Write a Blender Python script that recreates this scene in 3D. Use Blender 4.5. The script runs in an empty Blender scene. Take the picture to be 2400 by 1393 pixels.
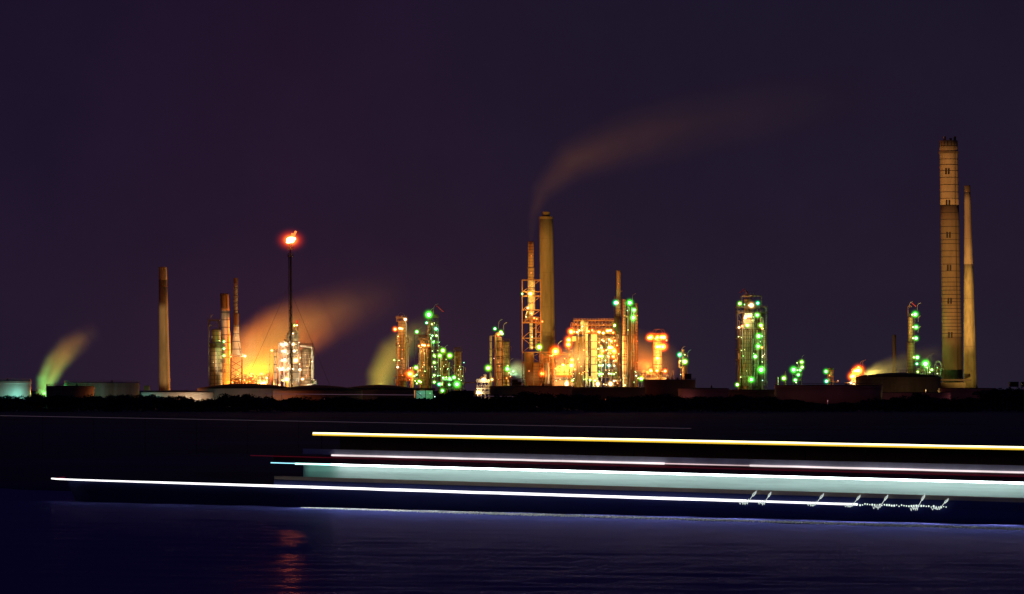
import bpy, bmesh, math, random
from mathutils import Vector, Matrix
random.seed(11)
S = bpy.context.scene
COL = S.collection
PI = math.pi

# ------------------------------------------------------------------ camera, sky, light
F = 9000.0            # focal length in photograph pixels (2400 wide)
H = 11.05             # eye height above the water
YH = 914.0            # horizon row
cam = bpy.data.cameras.new("camera"); co = bpy.data.objects.new("camera", cam); COL.objects.link(co)
co.location = (0, 0, H); co.rotation_euler = (PI/2, 0, 0)
cam.sensor_width = 36; cam.lens = 36*F/2400
cam.shift_y = (YH-1393/2)/2400
cam.clip_start = 1; cam.clip_end = 90000
S.camera = co
S.view_settings.view_transform = 'Standard'; S.view_settings.look = 'None'
S.view_settings.exposure = 0; S.view_settings.gamma = 1
S.render.engine = 'CYCLES'
S.cycles.use_denoising = True
S.cycles.max_bounces = 5; S.cycles.diffuse_bounces = 1; S.cycles.glossy_bounces = 2
S.cycles.transparent_max_bounces = 24; S.cycles.volume_bounces = 1
S.cycles.sample_clamp_indirect = 2.0
S.cycles.volume_max_steps = 256

W = bpy.data.worlds.new("World"); S.world = W; W.use_nodes = True
nt = W.node_tree; nt.nodes.clear()
def N(t, ty, **k):
    n = t.nodes.new(ty)
    for a, b in k.items(): setattr(n, a, b)
    return n
L = lambda t, a, b: t.links.new(a, b)
# night sky: elevation ramp x azimuth tint, soft mottling from thin cloud
tc = N(nt, 'ShaderNodeTexCoord'); sx = N(nt, 'ShaderNodeSeparateXYZ'); L(nt, tc.outputs['Generated'], sx.inputs[0])
er = N(nt, 'ShaderNodeValToRGB'); L(nt, sx.outputs['Z'], er.inputs[0])
e = er.color_ramp
e.elements[0].position = 0.0; e.elements[0].color = (0.0175, 0.0120, 0.0270, 1)
e.elements[1].position = 1.0; e.elements[1].color = (0.006, 0.006, 0.016, 1)
for p, c in ((0.03, (0.0180, 0.0105, 0.0250, 1)), (0.06, (0.0155, 0.0092, 0.0245, 1)), (0.105, (0.0125, 0.0078, 0.0225, 1)), (0.3, (0.009, 0.007, 0.02, 1))):
    x = e.elements.new(p); x.color = c
az = N(nt, 'ShaderNodeMapRange'); L(nt, sx.outputs['X'], az.inputs[0])
az.inputs[1].default_value = -0.12; az.inputs[2].default_value = 0.05
ar = N(nt, 'ShaderNodeValToRGB'); L(nt, az.outputs[0], ar.inputs[0])
ar.color_ramp.elements[0].color = (.92, 0.84, 1.0, 1)
ar.color_ramp.elements[1].color = (0.98, 1.06, 1.02, 1)
x = ar.color_ramp.elements.new(0.36); x.color = (1.22, 0.92, 1.04, 1)
x = ar.color_ramp.elements.new(0.7); x.color = (1.08, 1.02, 1.02, 1)
mx = N(nt, 'ShaderNodeMix', data_type='RGBA', blend_type='MULTIPLY'); mx.inputs[0].default_value = 1
L(nt, er.outputs[0], mx.inputs[6]); L(nt, ar.outputs[0], mx.inputs[7])
nz = N(nt, 'ShaderNodeTexNoise'); nz.inputs['Scale'].default_value = 22; nz.inputs['Detail'].default_value = 5; nz.inputs['Roughness'].default_value = .6
L(nt, tc.outputs['Generated'], nz.inputs['Vector'])
nr = N(nt, 'ShaderNodeMapRange'); L(nt, nz.outputs['Fac'], nr.inputs[0]); nr.inputs[3].default_value = 0.8; nr.inputs[4].default_value = 1.2
mz = N(nt, 'ShaderNodeMix', data_type='RGBA', blend_type='MULTIPLY'); mz.inputs[0].default_value = 1
L(nt, mx.outputs[2], mz.inputs[6]); L(nt, nr.outputs[0], mz.inputs[7])
# glow dome of the plant low over the horizon
vd = N(nt, 'ShaderNodeVectorMath', operation='SUBTRACT'); L(nt, tc.outputs['Generated'], vd.inputs[0]); vd.inputs[1].default_value = (-.035, .999, .0)
vs_ = N(nt, 'ShaderNodeVectorMath', operation='MULTIPLY'); L(nt, vd.outputs[0], vs_.inputs[0]); vs_.inputs[1].default_value = (9, 1, 24)
vl = N(nt, 'ShaderNodeVectorMath', operation='LENGTH'); L(nt, vs_.outputs[0], vl.inputs[0])
vr = N(nt, 'ShaderNodeMapRange', interpolation_type='SMOOTHERSTEP'); L(nt, vl.outputs['Value'], vr.inputs[0]); vr.inputs[1].default_value = 1.3; vr.inputs[2].default_value = 0; vr.inputs[3].default_value = 0; vr.inputs[4].default_value = 1
ga = N(nt, 'ShaderNodeMix', data_type='RGBA', blend_type='ADD'); L(nt, vr.outputs[0], ga.inputs[0]); L(nt, mz.outputs[2], ga.inputs[6]); ga.inputs[7].default_value = (.010, .0026, .0030, 1); mz = ga
bg = N(nt, 'ShaderNodeBackground'); L(nt, mz.outputs[2], bg.inputs[0]); bg.inputs[1].default_value = .95
wo = N(nt, 'ShaderNodeOutputWorld'); L(nt, bg.outputs[0], wo.inputs[0])

# ------------------------------------------------------------------ helpers
def PX(px, Y): return (px-1200.0)*Y/F
def PZ(py, Y): return H-(py-YH)*Y/F

class MB:
    def __init__(s): s.v = []; s.f = []; s.m = []; s.mi = 0
    def add(s, vs, fs):
        b = len(s.v); s.v += [tuple(v) for v in vs]
        for f in fs: s.f.append([b+i for i in f]); s.m.append(s.mi)
        return s
    def box(s, a, b):
        x0, y0, z0 = [min(p, q) for p, q in zip(a, b)]; x1, y1, z1 = [max(p, q) for p, q in zip(a, b)]
        return s.add([(x0,y0,z0),(x1,y0,z0),(x1,y1,z0),(x0,y1,z0),(x0,y0,z1),(x1,y0,z1),(x1,y1,z1),(x0,y1,z1)],
                     [(0,3,2,1),(4,5,6,7),(0,1,5,4),(1,2,6,5),(2,3,7,6),(3,0,4,7)])
    def beam(s, p, q, r=0.25, n=4):
        p, q = Vector(p), Vector(q); d = q-p
        if d.length < 1e-6: return s
        d.normalize(); a = Vector((0,0,1)) if abs(d.z) < .9 else Vector((1,0,0))
        u = d.cross(a).normalized(); w = d.cross(u)
        vs = []
        for c in (p, q):
            for i in range(n):
                t = 2*PI*(i+.5)/n; vs.append(c+u*math.cos(t)*r+w*math.sin(t)*r)
        fs = [(i, (i+1) % n, n+(i+1) % n, n+i) for i in range(n)]+[tuple(range(n))[::-1], tuple(range(n, 2*n))]
        return s.add(vs, fs)
    def wob(s, p, q, r, n=6, amp=.010, step=2.2, taper=0):
        p, q = Vector(p), Vector(q); k = max(1, int((q-p).length/step)); R_ = random.Random(int(p.x*7+q.x)); pr = p
        for i in range(1, k+1):
            v = p+(q-p)*(i/k)+Vector((0, 0, R_.uniform(-amp, amp) if i < k else 0)); s.beam(pr, v, r*R_.uniform(.95, 1.05), n); pr = v
        return s
    def tube(s, pts, r=0.25, n=6):
        for a, b in zip(pts[:-1], pts[1:]): s.beam(a, b, r, n)
        return s
    def lathe(s, cx, cy, prof, n=28, cap=True):
        # prof: list of (r, z) or (r, z, dx)
        vs = []
        for p in prof:
            r, z = p[0], p[1]; dx = p[2] if len(p) > 2 else 0
            for i in range(n):
                t = 2*PI*i/n; vs.append((cx+dx+r*math.cos(t), cy+r*math.sin(t), z))
        fs = []
        for k in range(len(prof)-1):
            for i in range(n):
                fs.append((k*n+i, k*n+(i+1) % n, (k+1)*n+(i+1) % n, (k+1)*n+i))
        if cap:
            fs.append(tuple(range(n))[::-1]); b = (len(prof)-1)*n; fs.append(tuple(range(b, b+n)))
        return s.add(vs, fs)
    def ball(s, c, r, sz=None, n=10, k=6):
        sz = sz or (1,1,1)
        vs = [(c[0], c[1], c[2]-r*sz[2])]
        for j in range(1, k):
            ph = -PI/2+PI*j/k
            for i in range(n):
                t = 2*PI*i/n
                vs.append((c[0]+r*sz[0]*math.cos(ph)*math.cos(t), c[1]+r*sz[1]*math.cos(ph)*math.sin(t), c[2]+r*sz[2]*math.sin(ph)))
        vs.append((c[0], c[1], c[2]+r*sz[2])); fs = []
        for i in range(n): fs.append((0, 1+(i+1) % n, 1+i))
        for j in range(k-2):
            for i in range(n): fs.append((1+j*n+i, 1+j*n+(i+1) % n, 1+(j+1)*n+(i+1) % n, 1+(j+1)*n+i))
        t = len(vs)-1; b = 1+(k-2)*n
        for i in range(n): fs.append((b+i, b+(i+1) % n, t))
        return s.add(vs, fs)
    def mesh(s, name, mats, off=(0,0,0), smooth=False):
        me = bpy.data.meshes.new(name)
        o = Vector(off)
        me.from_pydata([tuple(Vector(v)-o) for v in s.v], [], s.f)
        for m in (mats if isinstance(mats, (list, tuple)) else [mats]): me.materials.append(m)
        me.polygons.foreach_set('material_index', s.m)
        if smooth:
            me.polygons.foreach_set('use_smooth', [len(f) < 5 for f in s.f])
        me.update(); return me

def tag(o, label=None, cat=None, group=None, kind=None):
    if label: o['label'] = label
    if cat: o['category'] = cat
    if group: o['group'] = group
    if kind: o['kind'] = kind
    return o

def link(name, me, parent=None, loc=(0,0,0)):
    o = bpy.data.objects.new(name, me); COL.objects.link(o); o.location = loc
    if parent: o.parent = parent
    return o

# ------------------------------------------------------------------ materials
MATS = {}
def pbr(name, col, rough=0.7, metal=0.0, var=0.35, scale=0.15, stretch=1.0, dark=None, bands=None, spec=0.3):
    """base colour with blotchy wear; optional horizontal seam bands every `bands` metres"""
    if name in MATS: return MATS[name]
    m = bpy.data.materials.new(name); m.use_nodes = True; t = m.node_tree
    b = t.nodes['Principled BSDF']; b.inputs['Roughness'].default_value = rough; b.inputs['Metallic'].default_value = metal
    b.inputs['Specular IOR Level'].default_value = spec
    c = N(t, 'ShaderNodeTexCoord'); mp = N(t, 'ShaderNodeMapping'); L(t, c.outputs['Object'], mp.inputs[0])
    mp.inputs['Scale'].default_value = (1, 1, stretch)
    n = N(t, 'ShaderNodeTexNoise'); n.inputs['Scale'].default_value = scale; n.inputs['Detail'].default_value = 6; n.inputs['Roughness'].default_value = .65
    L(t, mp.outputs[0], n.inputs['Vector'])
    r = N(t, 'ShaderNodeValToRGB'); L(t, n.outputs['Fac'], r.inputs[0])
    d = dark or tuple(v*(1-var) for v in col)
    r.color_ramp.elements[0].position = .34; r.color_ramp.elements[0].color = (*d, 1)
    r.color_ramp.elements[1].position = .66; r.color_ramp.elements[1].color = (*col, 1)
    out = r.outputs[0]
    if bands:
        s = N(t, 'ShaderNodeSeparateXYZ'); L(t, c.outputs['Object'], s.inputs[0])
        dv = N(t, 'ShaderNodeMath', operation='DIVIDE'); L(t, s.outputs['Z'], dv.inputs[0]); dv.inputs[1].default_value = bands
        fr = N(t, 'ShaderNodeMath', operation='FRACT'); L(t, dv.outputs[0], fr.inputs[0])
        lt = N(t, 'ShaderNodeMath', operation='LESS_THAN'); L(t, fr.outputs[0], lt.inputs[0]); lt.inputs[1].default_value = .14
        mxx = N(t, 'ShaderNodeMix', data_type='RGBA', blend_type='MULTIPLY'); L(t, lt.outputs[0], mxx.inputs[0])
        L(t, out, mxx.inputs[6]); mxx.inputs[7].default_value = (.35, .3, .28, 1); out = mxx.outputs[2]
    L(t, out, b.inputs['Base Color'])
    MATS[name] = m; return m
def emis(name, col, k, ripple=0.0, core=False):
    if name in MATS: return MATS[name]
    m = bpy.data.materials.new(name); m.use_nodes = True; t = m.node_tree; t.nodes.clear()
    e = N(t, 'ShaderNodeEmission'); e.inputs[0].default_value = (*col, 1); e.inputs[1].default_value = k
    if ripple:
        c = N(t, 'ShaderNodeTexCoord'); mp = N(t, 'ShaderNodeMapping'); L(t, c.outputs['Object'], mp.inputs[0]); mp.inputs['Scale'].default_value = (.09, 0, 0)
        n = N(t, 'ShaderNodeTexNoise'); n.inputs['Scale'].default_value = 1; n.inputs['Detail'].default_value = 8; L(t, mp.outputs[0], n.inputs[0])
        r = N(t, 'ShaderNodeMapRange'); L(t, n.outputs['Fac'], r.inputs[0]); r.inputs[1].default_value = .3; r.inputs[2].default_value = .7
        r.inputs[3].default_value = k*(1-ripple); r.inputs[4].default_value = k*(1+ripple); L(t, r.outputs[0], e.inputs[1])
    o = N(t, 'ShaderNodeOutputMaterial'); L(t, e.outputs[0], o.inputs[0]); MATS[name] = m; return m
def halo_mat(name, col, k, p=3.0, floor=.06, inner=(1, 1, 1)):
    """painted bloom round a lamp: self-lit volume that falls off from the middle"""
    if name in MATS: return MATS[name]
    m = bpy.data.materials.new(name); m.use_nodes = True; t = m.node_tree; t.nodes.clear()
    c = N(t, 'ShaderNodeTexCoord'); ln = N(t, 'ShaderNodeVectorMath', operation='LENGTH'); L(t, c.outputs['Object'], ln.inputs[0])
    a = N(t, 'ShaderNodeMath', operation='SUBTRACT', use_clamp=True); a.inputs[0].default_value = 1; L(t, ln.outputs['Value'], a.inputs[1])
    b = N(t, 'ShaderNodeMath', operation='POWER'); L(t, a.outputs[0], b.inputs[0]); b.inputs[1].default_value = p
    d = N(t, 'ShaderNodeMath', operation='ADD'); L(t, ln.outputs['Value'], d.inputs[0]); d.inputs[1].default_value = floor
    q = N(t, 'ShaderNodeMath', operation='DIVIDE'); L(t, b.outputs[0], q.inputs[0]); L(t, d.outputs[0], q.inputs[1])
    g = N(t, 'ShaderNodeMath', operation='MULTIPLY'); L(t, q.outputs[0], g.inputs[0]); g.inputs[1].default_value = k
    e = N(t, 'ShaderNodeEmission'); L(t, g.outputs[0], e.inputs[1])  # self-lit volume paints the bloom, no mist scatters it
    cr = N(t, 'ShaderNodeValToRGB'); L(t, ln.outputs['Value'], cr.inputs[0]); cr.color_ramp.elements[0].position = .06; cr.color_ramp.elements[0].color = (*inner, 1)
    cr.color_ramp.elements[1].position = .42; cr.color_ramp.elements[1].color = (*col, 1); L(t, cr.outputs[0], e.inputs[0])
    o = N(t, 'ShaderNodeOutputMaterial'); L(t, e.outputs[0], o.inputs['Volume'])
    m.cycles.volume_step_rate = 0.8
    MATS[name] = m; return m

steel = pbr('dark_steel', (.13, .085, .06), .6, .3)
rusty = pbr('rusty_steel', (.32, .15, .07), .7, .2, stretch=.4)
clad = pbr('weathered_cladding', (.46, .38, .26), .5, .35, scale=.2, stretch=.25, bands=3.1)
creamc = pbr('cream_cladding', (.68, .60, .45), .55, .1, scale=.2, stretch=.3, bands=6)
tanc = pbr('tan_cladding', (.42, .27, .14), .6, .2, scale=.2, stretch=.2, bands=2.4)
galv = pbr('galvanised_steel', (.42, .43, .42), .45, .5)
conc = pbr('weathered_concrete', (.36, .27, .16), .9, 0, .45, .12, .25)
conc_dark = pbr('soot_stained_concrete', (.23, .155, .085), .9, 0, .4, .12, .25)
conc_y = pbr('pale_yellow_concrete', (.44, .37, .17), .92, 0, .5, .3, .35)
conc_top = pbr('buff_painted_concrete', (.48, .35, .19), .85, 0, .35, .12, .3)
seam = pbr('dark_seam', (.035, .025, .02), .9)
tankw = pbr('white_tank_paint', (.60, .62, .60), .55, 0, .2, .05, .3, dark=(.42, .42, .39))
tankrust = pbr('rust_streaked_tank_paint', (.52, .54, .53), .6, 0, .3, .16, .06, dark=(.30, .24, .18))
tankp = pbr('faded_pink_tank_paint', (.42, .22, .20), .7, 0, .3, .05, .3)
tankd = pbr('brown_tank_paint', (.22, .13, .11), .75, 0, .3, .05, .3)
roofm = pbr('dark_tank_roof', (.035, .03, .035), .8)
black = pbr('black_steel', (.012, .010, .014), .7)
leaf = pbr('dark_foliage', (.035, .05, .07), .9, 0, .5, .3)
bark = pbr('dark_bark', (.05, .04, .03), .9)
redpaint = pbr('red_paint', (.6, .05, .03), .6)
bluep = pbr('blue_sheeting', (.02, .12, .55), .6)

# ------------------------------------------------------------------ setting: water, shore and made-up flats
def ray_ground(px, py, z=0.0):
    Y = (H-z)*F/(py-YH); return Vector((PX(px, Y), Y, z))

# water
WSL = .010
m = bpy.data.materials.new('night_water'); m.use_nodes = True; t = m.node_tree; t.nodes.clear()
tcw = N(t, 'ShaderNodeTexCoord'); hs = None
def wav(sx_, sy_, sc, det, seed):
    mp = N(t, 'ShaderNodeMapping'); L(t, tcw.outputs['Object'], mp.inputs[0]); mp.inputs['Scale'].default_value = (sx_, sy_, 1)
    mp.inputs['Location'].default_value = (seed, seed*2, 0); mp.inputs['Rotation'].default_value = (0, 0, .12)
    n = N(t, 'ShaderNodeTexNoise'); n.inputs['Scale'].default_value = sc; n.inputs['Detail'].default_value = det; L(t, mp.outputs[0], n.inputs[0]); return n.outputs['Fac']
a1 = wav(.35, 1.0, .5, 5, 3); a2 = wav(.05, .3, .12, 3, 9)
ad = N(t, 'ShaderNodeMath', operation='MULTIPLY_ADD'); L(t, a2, ad.inputs[0]); ad.inputs[1].default_value = 2.2; L(t, a1, ad.inputs[2])
bp = N(t, 'ShaderNodeBump'); bp.inputs['Strength'].default_value = .12; bp.inputs['Distance'].default_value = .25; L(t, ad.outputs[0], bp.inputs['Height'])
gl = N(t, 'ShaderNodeBsdfGlossy'); gl.inputs['Color'].default_value = (.20, .21, .74, 1); gl.inputs['Roughness'].default_value = .42; L(t, bp.outputs[0], gl.inputs['Normal'])
df = N(t, 'ShaderNodeBsdfDiffuse'); df.inputs['Color'].default_value = (.003, .008, .08, 1)
g2 = N(t, 'ShaderNodeBsdfGlossy'); g2.inputs['Color'].default_value = (.9, .55, .75, 1); g2.inputs['Roughness'].default_value = .15; L(t, bp.outputs[0], g2.inputs['Normal'])
gm = N(t, 'ShaderNodeMixShader'); gm.inputs[0].default_value = .05; L(t, gl.outputs[0], gm.inputs[1]); L(t, g2.outputs[0], gm.inputs[2]); gl = gm
fz = N(t, 'ShaderNodeMixShader'); fz.inputs[0].default_value = .72
L(t, df.outputs[0], fz.inputs[1]); L(t, gl.outputs[0], fz.inputs[2]); ow = N(t, 'ShaderNodeOutputMaterial'); L(t, fz.outputs[0], ow.inputs[0])
water_m = m
b = MB()
Rw = random.Random(2); comps = []
for i in range(16):
    lam = 2.5*(1.10**i); th_ = PI/2+Rw.gauss(0, .42); kk = 2*PI/lam
    comps.append((kk*math.cos(th_), kk*math.sin(th_), Rw.uniform(0, 6.28), WSL/kk*Rw.uniform(.6, 1.1)))
def wz(x, y):
    return sum(a_*math.sin(kx*x+ky*y+p_) for kx, ky, p_, a_ in comps)
ysl = []; y = 196.0
while y < 480: ysl.append(y); y += .7 if y < 330 else 1.0
nxx = 74
for j, y in enumerate(ysl):
    hw = y*.145+6
    b.v += [((i/(nxx-1)*2-1)*hw, y, wz((i/(nxx-1)*2-1)*hw, y)) for i in range(nxx)]
for j in range(len(ysl)-1):
    for i in range(nxx-1): b.f.append([j*nxx+i, j*nxx+i+1, (j+1)*nxx+i+1, (j+1)*nxx+i]); b.m.append(0)
b.add([(-9000, 20, -.02), (9000, 20, -.02), (9000, 195.9, -.02), (-9000, 195.9, -.02)], [(0, 1, 2, 3)])
b.add([(-9000, 480, -.02), (9000, 480, -.02), (9000, 2200, -.02), (-9000, 2200, -.02)], [(0, 1, 2, 3)])
h0, h1 = 196*.145+6, ysl[-1]*.145+6
for sg in (-1, 1): b.add([(sg*h0, 195.9, -.02), (sg*9000, 195.9, -.02), (sg*9000, 480, -.02), (sg*h1, 480, -.02)], [(0, 1, 2, 3) if sg > 0 else (3, 2, 1, 0)])
o = link('water', b.mesh('water', water_m, smooth=True)); tag(o, kind='structure')

# ground: one sheet to the horizon, near flats made up for dark water reflections
land_m = pbr('land_and_dark_water', (.030, .045, .20), .8, 0, .6, .012, 1, spec=.25)  # also covers the flats that replace dark reflecting water
A = ray_ground(0, 1147); B_ = ray_ground(2400, 1216)
d = (B_-A); d.normalize()
def edge_pt(s): return A+d*s
rows = [0, 1.2, 6, 25, 80, 200, 420, 800, 1500, 3000, 6000, 12000, 26000, 50000]
nx = 90; vs = []
nrm = Vector((-d.y, d.x, 0))
if nrm.y < 0: nrm = -nrm
for j, rr in enumerate(rows):
    for i in range(nx):
        u = (i/(nx-1)-.5)*2; s_ = 65+u*abs(u)*(700+rr*1.5)
        p = edge_pt(s_)
        q = Vector((p.x, p.y, 0))+nrm*min(rr, 300) + Vector((u*rr*.3, max(0, rr-300), 0))
        z = [-.3, .12, .25, .35, .4, .4, .4, .4, .4, .4, .4, .4, .4, .4][j]
        if 0 < j < 5: q += nrm*random.uniform(-.4, .4); z += random.uniform(-.05, .05)
        if j == 0: q += nrm*math.sin(s_*.4)*.5
        vs.append((q.x, q.y, z))
fs = [(j*nx+i, j*nx+i+1, (j+1)*nx+i+1, (j+1)*nx+i) for j in range(len(rows)-1) for i in range(nx-1)]
b = MB(); b.add(vs, fs); o = link('ground', b.mesh('ground', land_m, smooth=True)); tag(o, kind='structure')
G0 = .4

# ------------------------------------------------------------------ lamps
LC = {'G': ((.07, .92, .02), (.62, 1.0, .78), (.10, 1.0, .22)), 'O': ((1.0, .085, .0), (1.0, .70, .28), (1.0, .40, .04)), 'W': ((1.0, .50, .12), (1.0, .95, .85), (1.0, .85, .60)),
      'Y': ((1.0, .36, .01), (1.0, .95, .55), (1.0, .78, .15)), 'L': ((.36, .95, .02), (.95, 1.0, .62), (.75, 1.0, .15)), 'R': ((1.0, .03, .01), (1.0, .5, .4), (1, .1, .05)),
      'T': ((.05, .75, .50), (.75, 1.0, .95), (.3, 1, .8)), 'P': ((1.0, .3, .35), (1.0, .5, .5), (1, .3, .3))}
LC['H'] = ((.0, .80, .20), (.70, 1.0, .95), (.05, 1.0, .55)); LC['J'] = ((.22, .92, .0), (.85, 1.0, .70), (.45, 1.0, .12))
KH = {'H': .85, 'J': .85, 'G': .85, 'O': 1.1, 'W': .75, 'Y': .85, 'L': .75, 'R': .4, 'T': .8, 'P': .2}
lamp_me, halo_me = {}, {}
for k, (hc, bc, ic) in LC.items():
    bb = MB(); bb.ball((0, 0, 0), 1.0, n=10, k=6)
    bb.mi = 1; bb.lathe(0, 0, [(.5, .93), (.3, 1.25), (.1, 1.35)], 8); bb.beam((0, 0, 1.2), (0, 2.6, 1.2), .12)
    lamp_me[k] = bb.mesh('lamp', [emis('bulb_'+k, bc, 6), steel])
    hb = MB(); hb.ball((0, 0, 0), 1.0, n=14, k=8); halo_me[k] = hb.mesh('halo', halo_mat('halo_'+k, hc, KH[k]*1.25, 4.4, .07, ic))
NL = 0
def lamp(parent, px, py, Y, k='G', s=1.0, power=1.0, halo=True, light=True):
    global NL
    if k == 'G': k = random.choice('GGHJJ')
    hc, bc, ic = LC[k]
    po = Vector(parent.location) if parent else Vector((0, 0, 0))
    p = Vector((PX(px, Y), Y, PZ(py, Y)))
    o = link('lamp', lamp_me[k], parent, p-po); r = .52*s*random.uniform(.85, 1.15) if s > .2 else .08; o.scale = (r, r, r)
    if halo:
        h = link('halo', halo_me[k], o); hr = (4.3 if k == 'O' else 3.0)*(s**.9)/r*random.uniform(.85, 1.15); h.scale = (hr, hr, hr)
    if light:
        ld = bpy.data.lights.new('lamp_light', 'POINT'); ld.energy = 1500*s*s*power*(.4 if k in 'GHJ' else 1.5 if k in 'OYW' else .8); ld.color = (1, .24, .03) if k == 'O' else tuple(.45*c+.4*e_+.15*d_ for c, d_, e_ in zip(hc, bc, ic)); ld.shadow_soft_size = .8
        lo = bpy.data.objects.new('lamp_light', ld); COL.objects.link(lo); lo.parent = parent; lo.location = p-po+Vector((0, -1.2, 0))
    NL += 1
    return o

# ------------------------------------------------------------------ units of the plant
class Unit:
    def __init__(s, name, label, cat, px, Y, group=None):
        s.Y = Y; s.o = bpy.data.objects.new(name, None); COL.objects.link(s.o); s.o.location = (PX(px, Y), Y, G0)
        s.o.empty_display_size = 2; tag(s.o, label, cat, group); s.off = s.o.location.copy()
    def part(s, name, mb, mat, parent=None, smooth=False, label=None):
        base = s.off
        o = link(name, mb.mesh(name, mat, base, smooth), parent or s.o)
        if label: o['label'] = label
        return o
    def P(s, px, py, dy=0): return Vector((PX(px, s.Y), s.Y+dy, PZ(py, s.Y)))
    def lamps(s, lst, dy=-6):
        for l in lst:
            px, py, k = l[:3]; sz = l[3] if len(l) > 3 else 1.0; pw = l[4] if len(l) > 4 else 1.0
            lamp(s.o, px, py, s.Y+dy, k, sz, pw)  # tiny entries with high power are unseen fill added to light surfaces
    def shell(s, x0, x1, yt, mat, yb=None, name='shell', dome=.5, xb0=None, xb1=None, dy=0, n=28, profile=None):
        """upright vessel between two columns of the picture, from the ground (or row yb) to row yt"""
        r = (x1-x0)/2*s.Y/F; cx = PX((x0+x1)/2, s.Y); zt = PZ(yt, s.Y); zb = G0 if yb is None else PZ(yb, s.Y)
        rb, dx = r, 0
        if xb0 is not None: rb = (xb1-xb0)/2*s.Y/F; cb = PX((xb0+xb1)/2, s.Y); dx = cx-cb; cx = cb
        pr = [(rb, zb, 0)]
        nst = 10
        for i in range(1, nst+1): f_ = i/nst; pr.append((rb+(r-rb)*f_, zb+(zt-zb-dome*r)*f_, dx*f_))
        if dome:
            for i in range(1, 6): a = i/5*PI/2; pr.append((max(.05, r*math.cos(a)), zt-dome*r+dome*r*math.sin(a), dx))
        b = MB().lathe(cx, s.Y+dy, pr, n); return s.part(name, b, mat, smooth=True)
    def ring(s, x0, x1, y, depth=None, mat=None, rail=True, th=.5, dy=0, posts=8):
        """a round platform with its railing"""
        r = (x1-x0)/2*s.Y/F; cx = PX((x0+x1)/2, s.Y); z = PZ(y, s.Y); n = 16
        b = MB().lathe(cx, s.Y+dy, [(r, z), (r, z+th)], n)
        pl = s.part('platform', b, mat or steel)
        if rail:
            b = MB()
            for h_ in (.9, 1.8):
                pts = [(cx+r*.96*math.cos(2*PI*i/n), s.Y+dy+r*.96*math.sin(2*PI*i/n), z+th+h_) for i in range(n+1)]; b.tube(pts, .1, 3)
            for i in range(posts):
                t_ = 2*PI*i/posts; q = (cx+r*.96*math.cos(t_), s.Y+dy+r*.96*math.sin(t_)); b.beam((*q, z+th), (*q, z+th+1.8), .1)
            s.part('railing', b, mat or steel, pl)
    def ladder(s, x, y0, y1, dy=-5, mat=None, w=.9):
        b = MB(); X = PX(x, s.Y); z0, z1 = PZ(y1, s.Y), PZ(y0, s.Y); Yd = s.Y+dy
        b.beam((X-w/2, Yd, z0), (X-w/2, Yd, z1), .12); b.beam((X+w/2, Yd, z0), (X+w/2, Yd, z1), .12)
        k = z0
        while k < z1: b.beam((X-w/2, Yd, k), (X+w/2, Yd, k), .08); k += 1.3
        s.part('ladder', b, mat or steel)
    def pipe(s, pts, r=.5, mat=None, dy=0, name='pipe', n=8):
        b = MB().tube([s.P(x, y, dy) for x, y in pts], r, n)
        for x, y in pts[1:-1]: b.ball(tuple(s.P(x, y, dy)), r*1.02, n=8, k=4)
        s.part(name, b, mat or galv, smooth=True)
    def frame(s, x0, x1, yt, yb=None, floors=(), depth=14, cols=2, mat=None, r=.38, brace=True, deck=True, rail=True, dy=0, clutter=0, name='steel_frame'):
        """open steel structure: posts, beams and braces in one part, each deck another"""
        mat = mat or steel; b = MB(); X0, X1 = PX(x0, s.Y), PX(x1, s.Y); zt = PZ(yt, s.Y); zb = G0 if yb is None else PZ(yb, s.Y)
        ys = (s.Y+dy-depth/2, s.Y+dy+depth/2)
        xs = [X0+(X1-X0)*i/(cols-1) for i in range(cols)]
        for X in xs:
            for y in ys: b.beam((X, y, zb), (X, y, zt), r)
        zs = [zt]+[PZ(f, s.Y) for f in floors]+[zb]
        zs = sorted(set(round(z, 3) for z in zs))
        for z in zs[1:]:
            for y in ys: b.beam((X0, y, z), (X1, y, z), r*.8)
            for X in xs: b.beam((X, ys[0], z), (X, ys[1], z), r*.8)
        if brace:
            for a, c in zip(zs[:-1], zs[1:]):
                for i in range(cols-1):
                    if c-a > 3:
                        if (i+int(a)) % 2: b.beam((xs[i], ys[0], a), (xs[i+1], ys[0], c), r*.5)
                        else: b.beam((xs[i+1], ys[0], a), (xs[i], ys[0], c), r*.5)
                        b.beam((xs[i], ys[1], a), (xs[i+1], ys[1], c), r*.5)
        fo = s.part(name, b, mat)
        if deck:
            for f in floors:
                z = PZ(f, s.Y); b = MB().box((X0-.6, ys[0]-1, z+r), (X1+.6, ys[1]+1, z+r+.35))
                dk = s.part('deck', b, mat)
                if rail:
                    b = MB()
                    for h_ in (.8, 1.6): b.beam((X0-.6, ys[0]-.9, z+r+h_), (X1+.6, ys[0]-.9, z+r+h_), .09)
                    k = X0-.6
                    while k <= X1+.6: b.beam((k, ys[0]-.9, z+r), (k, ys[0]-.9, z+r+1.6), .09); k += 2.2
                    s.part('railing', b, mat, dk)
        for c in range(clutter):
            z = random.choice([PZ(f, s.Y) for f in floors] or [zb]); X = random.uniform(X0+1, X1-1); w = random.uniform(.8, 2.2); h_ = random.uniform(1.2, 4.5)
            yy = ys[0]+random.uniform(2, depth-3)
            if random.random() < .5: b = MB().lathe(X, yy, [(w*.5, z+r+.35), (w*.5, z+.7+h_), (w*.2, z+1.1+h_)], 10)
            else: b = MB().beam((X-w, yy, z+1.8), (X+w, yy, z+1.8), .8, 8).box((X-w*.6, yy-.5, z+r+.35), (X-w*.3, yy+.5, z+1.3)).box((X+w*.3, yy-.5, z+r+.35), (X+w*.6, yy+.5, z+1.3))
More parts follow.
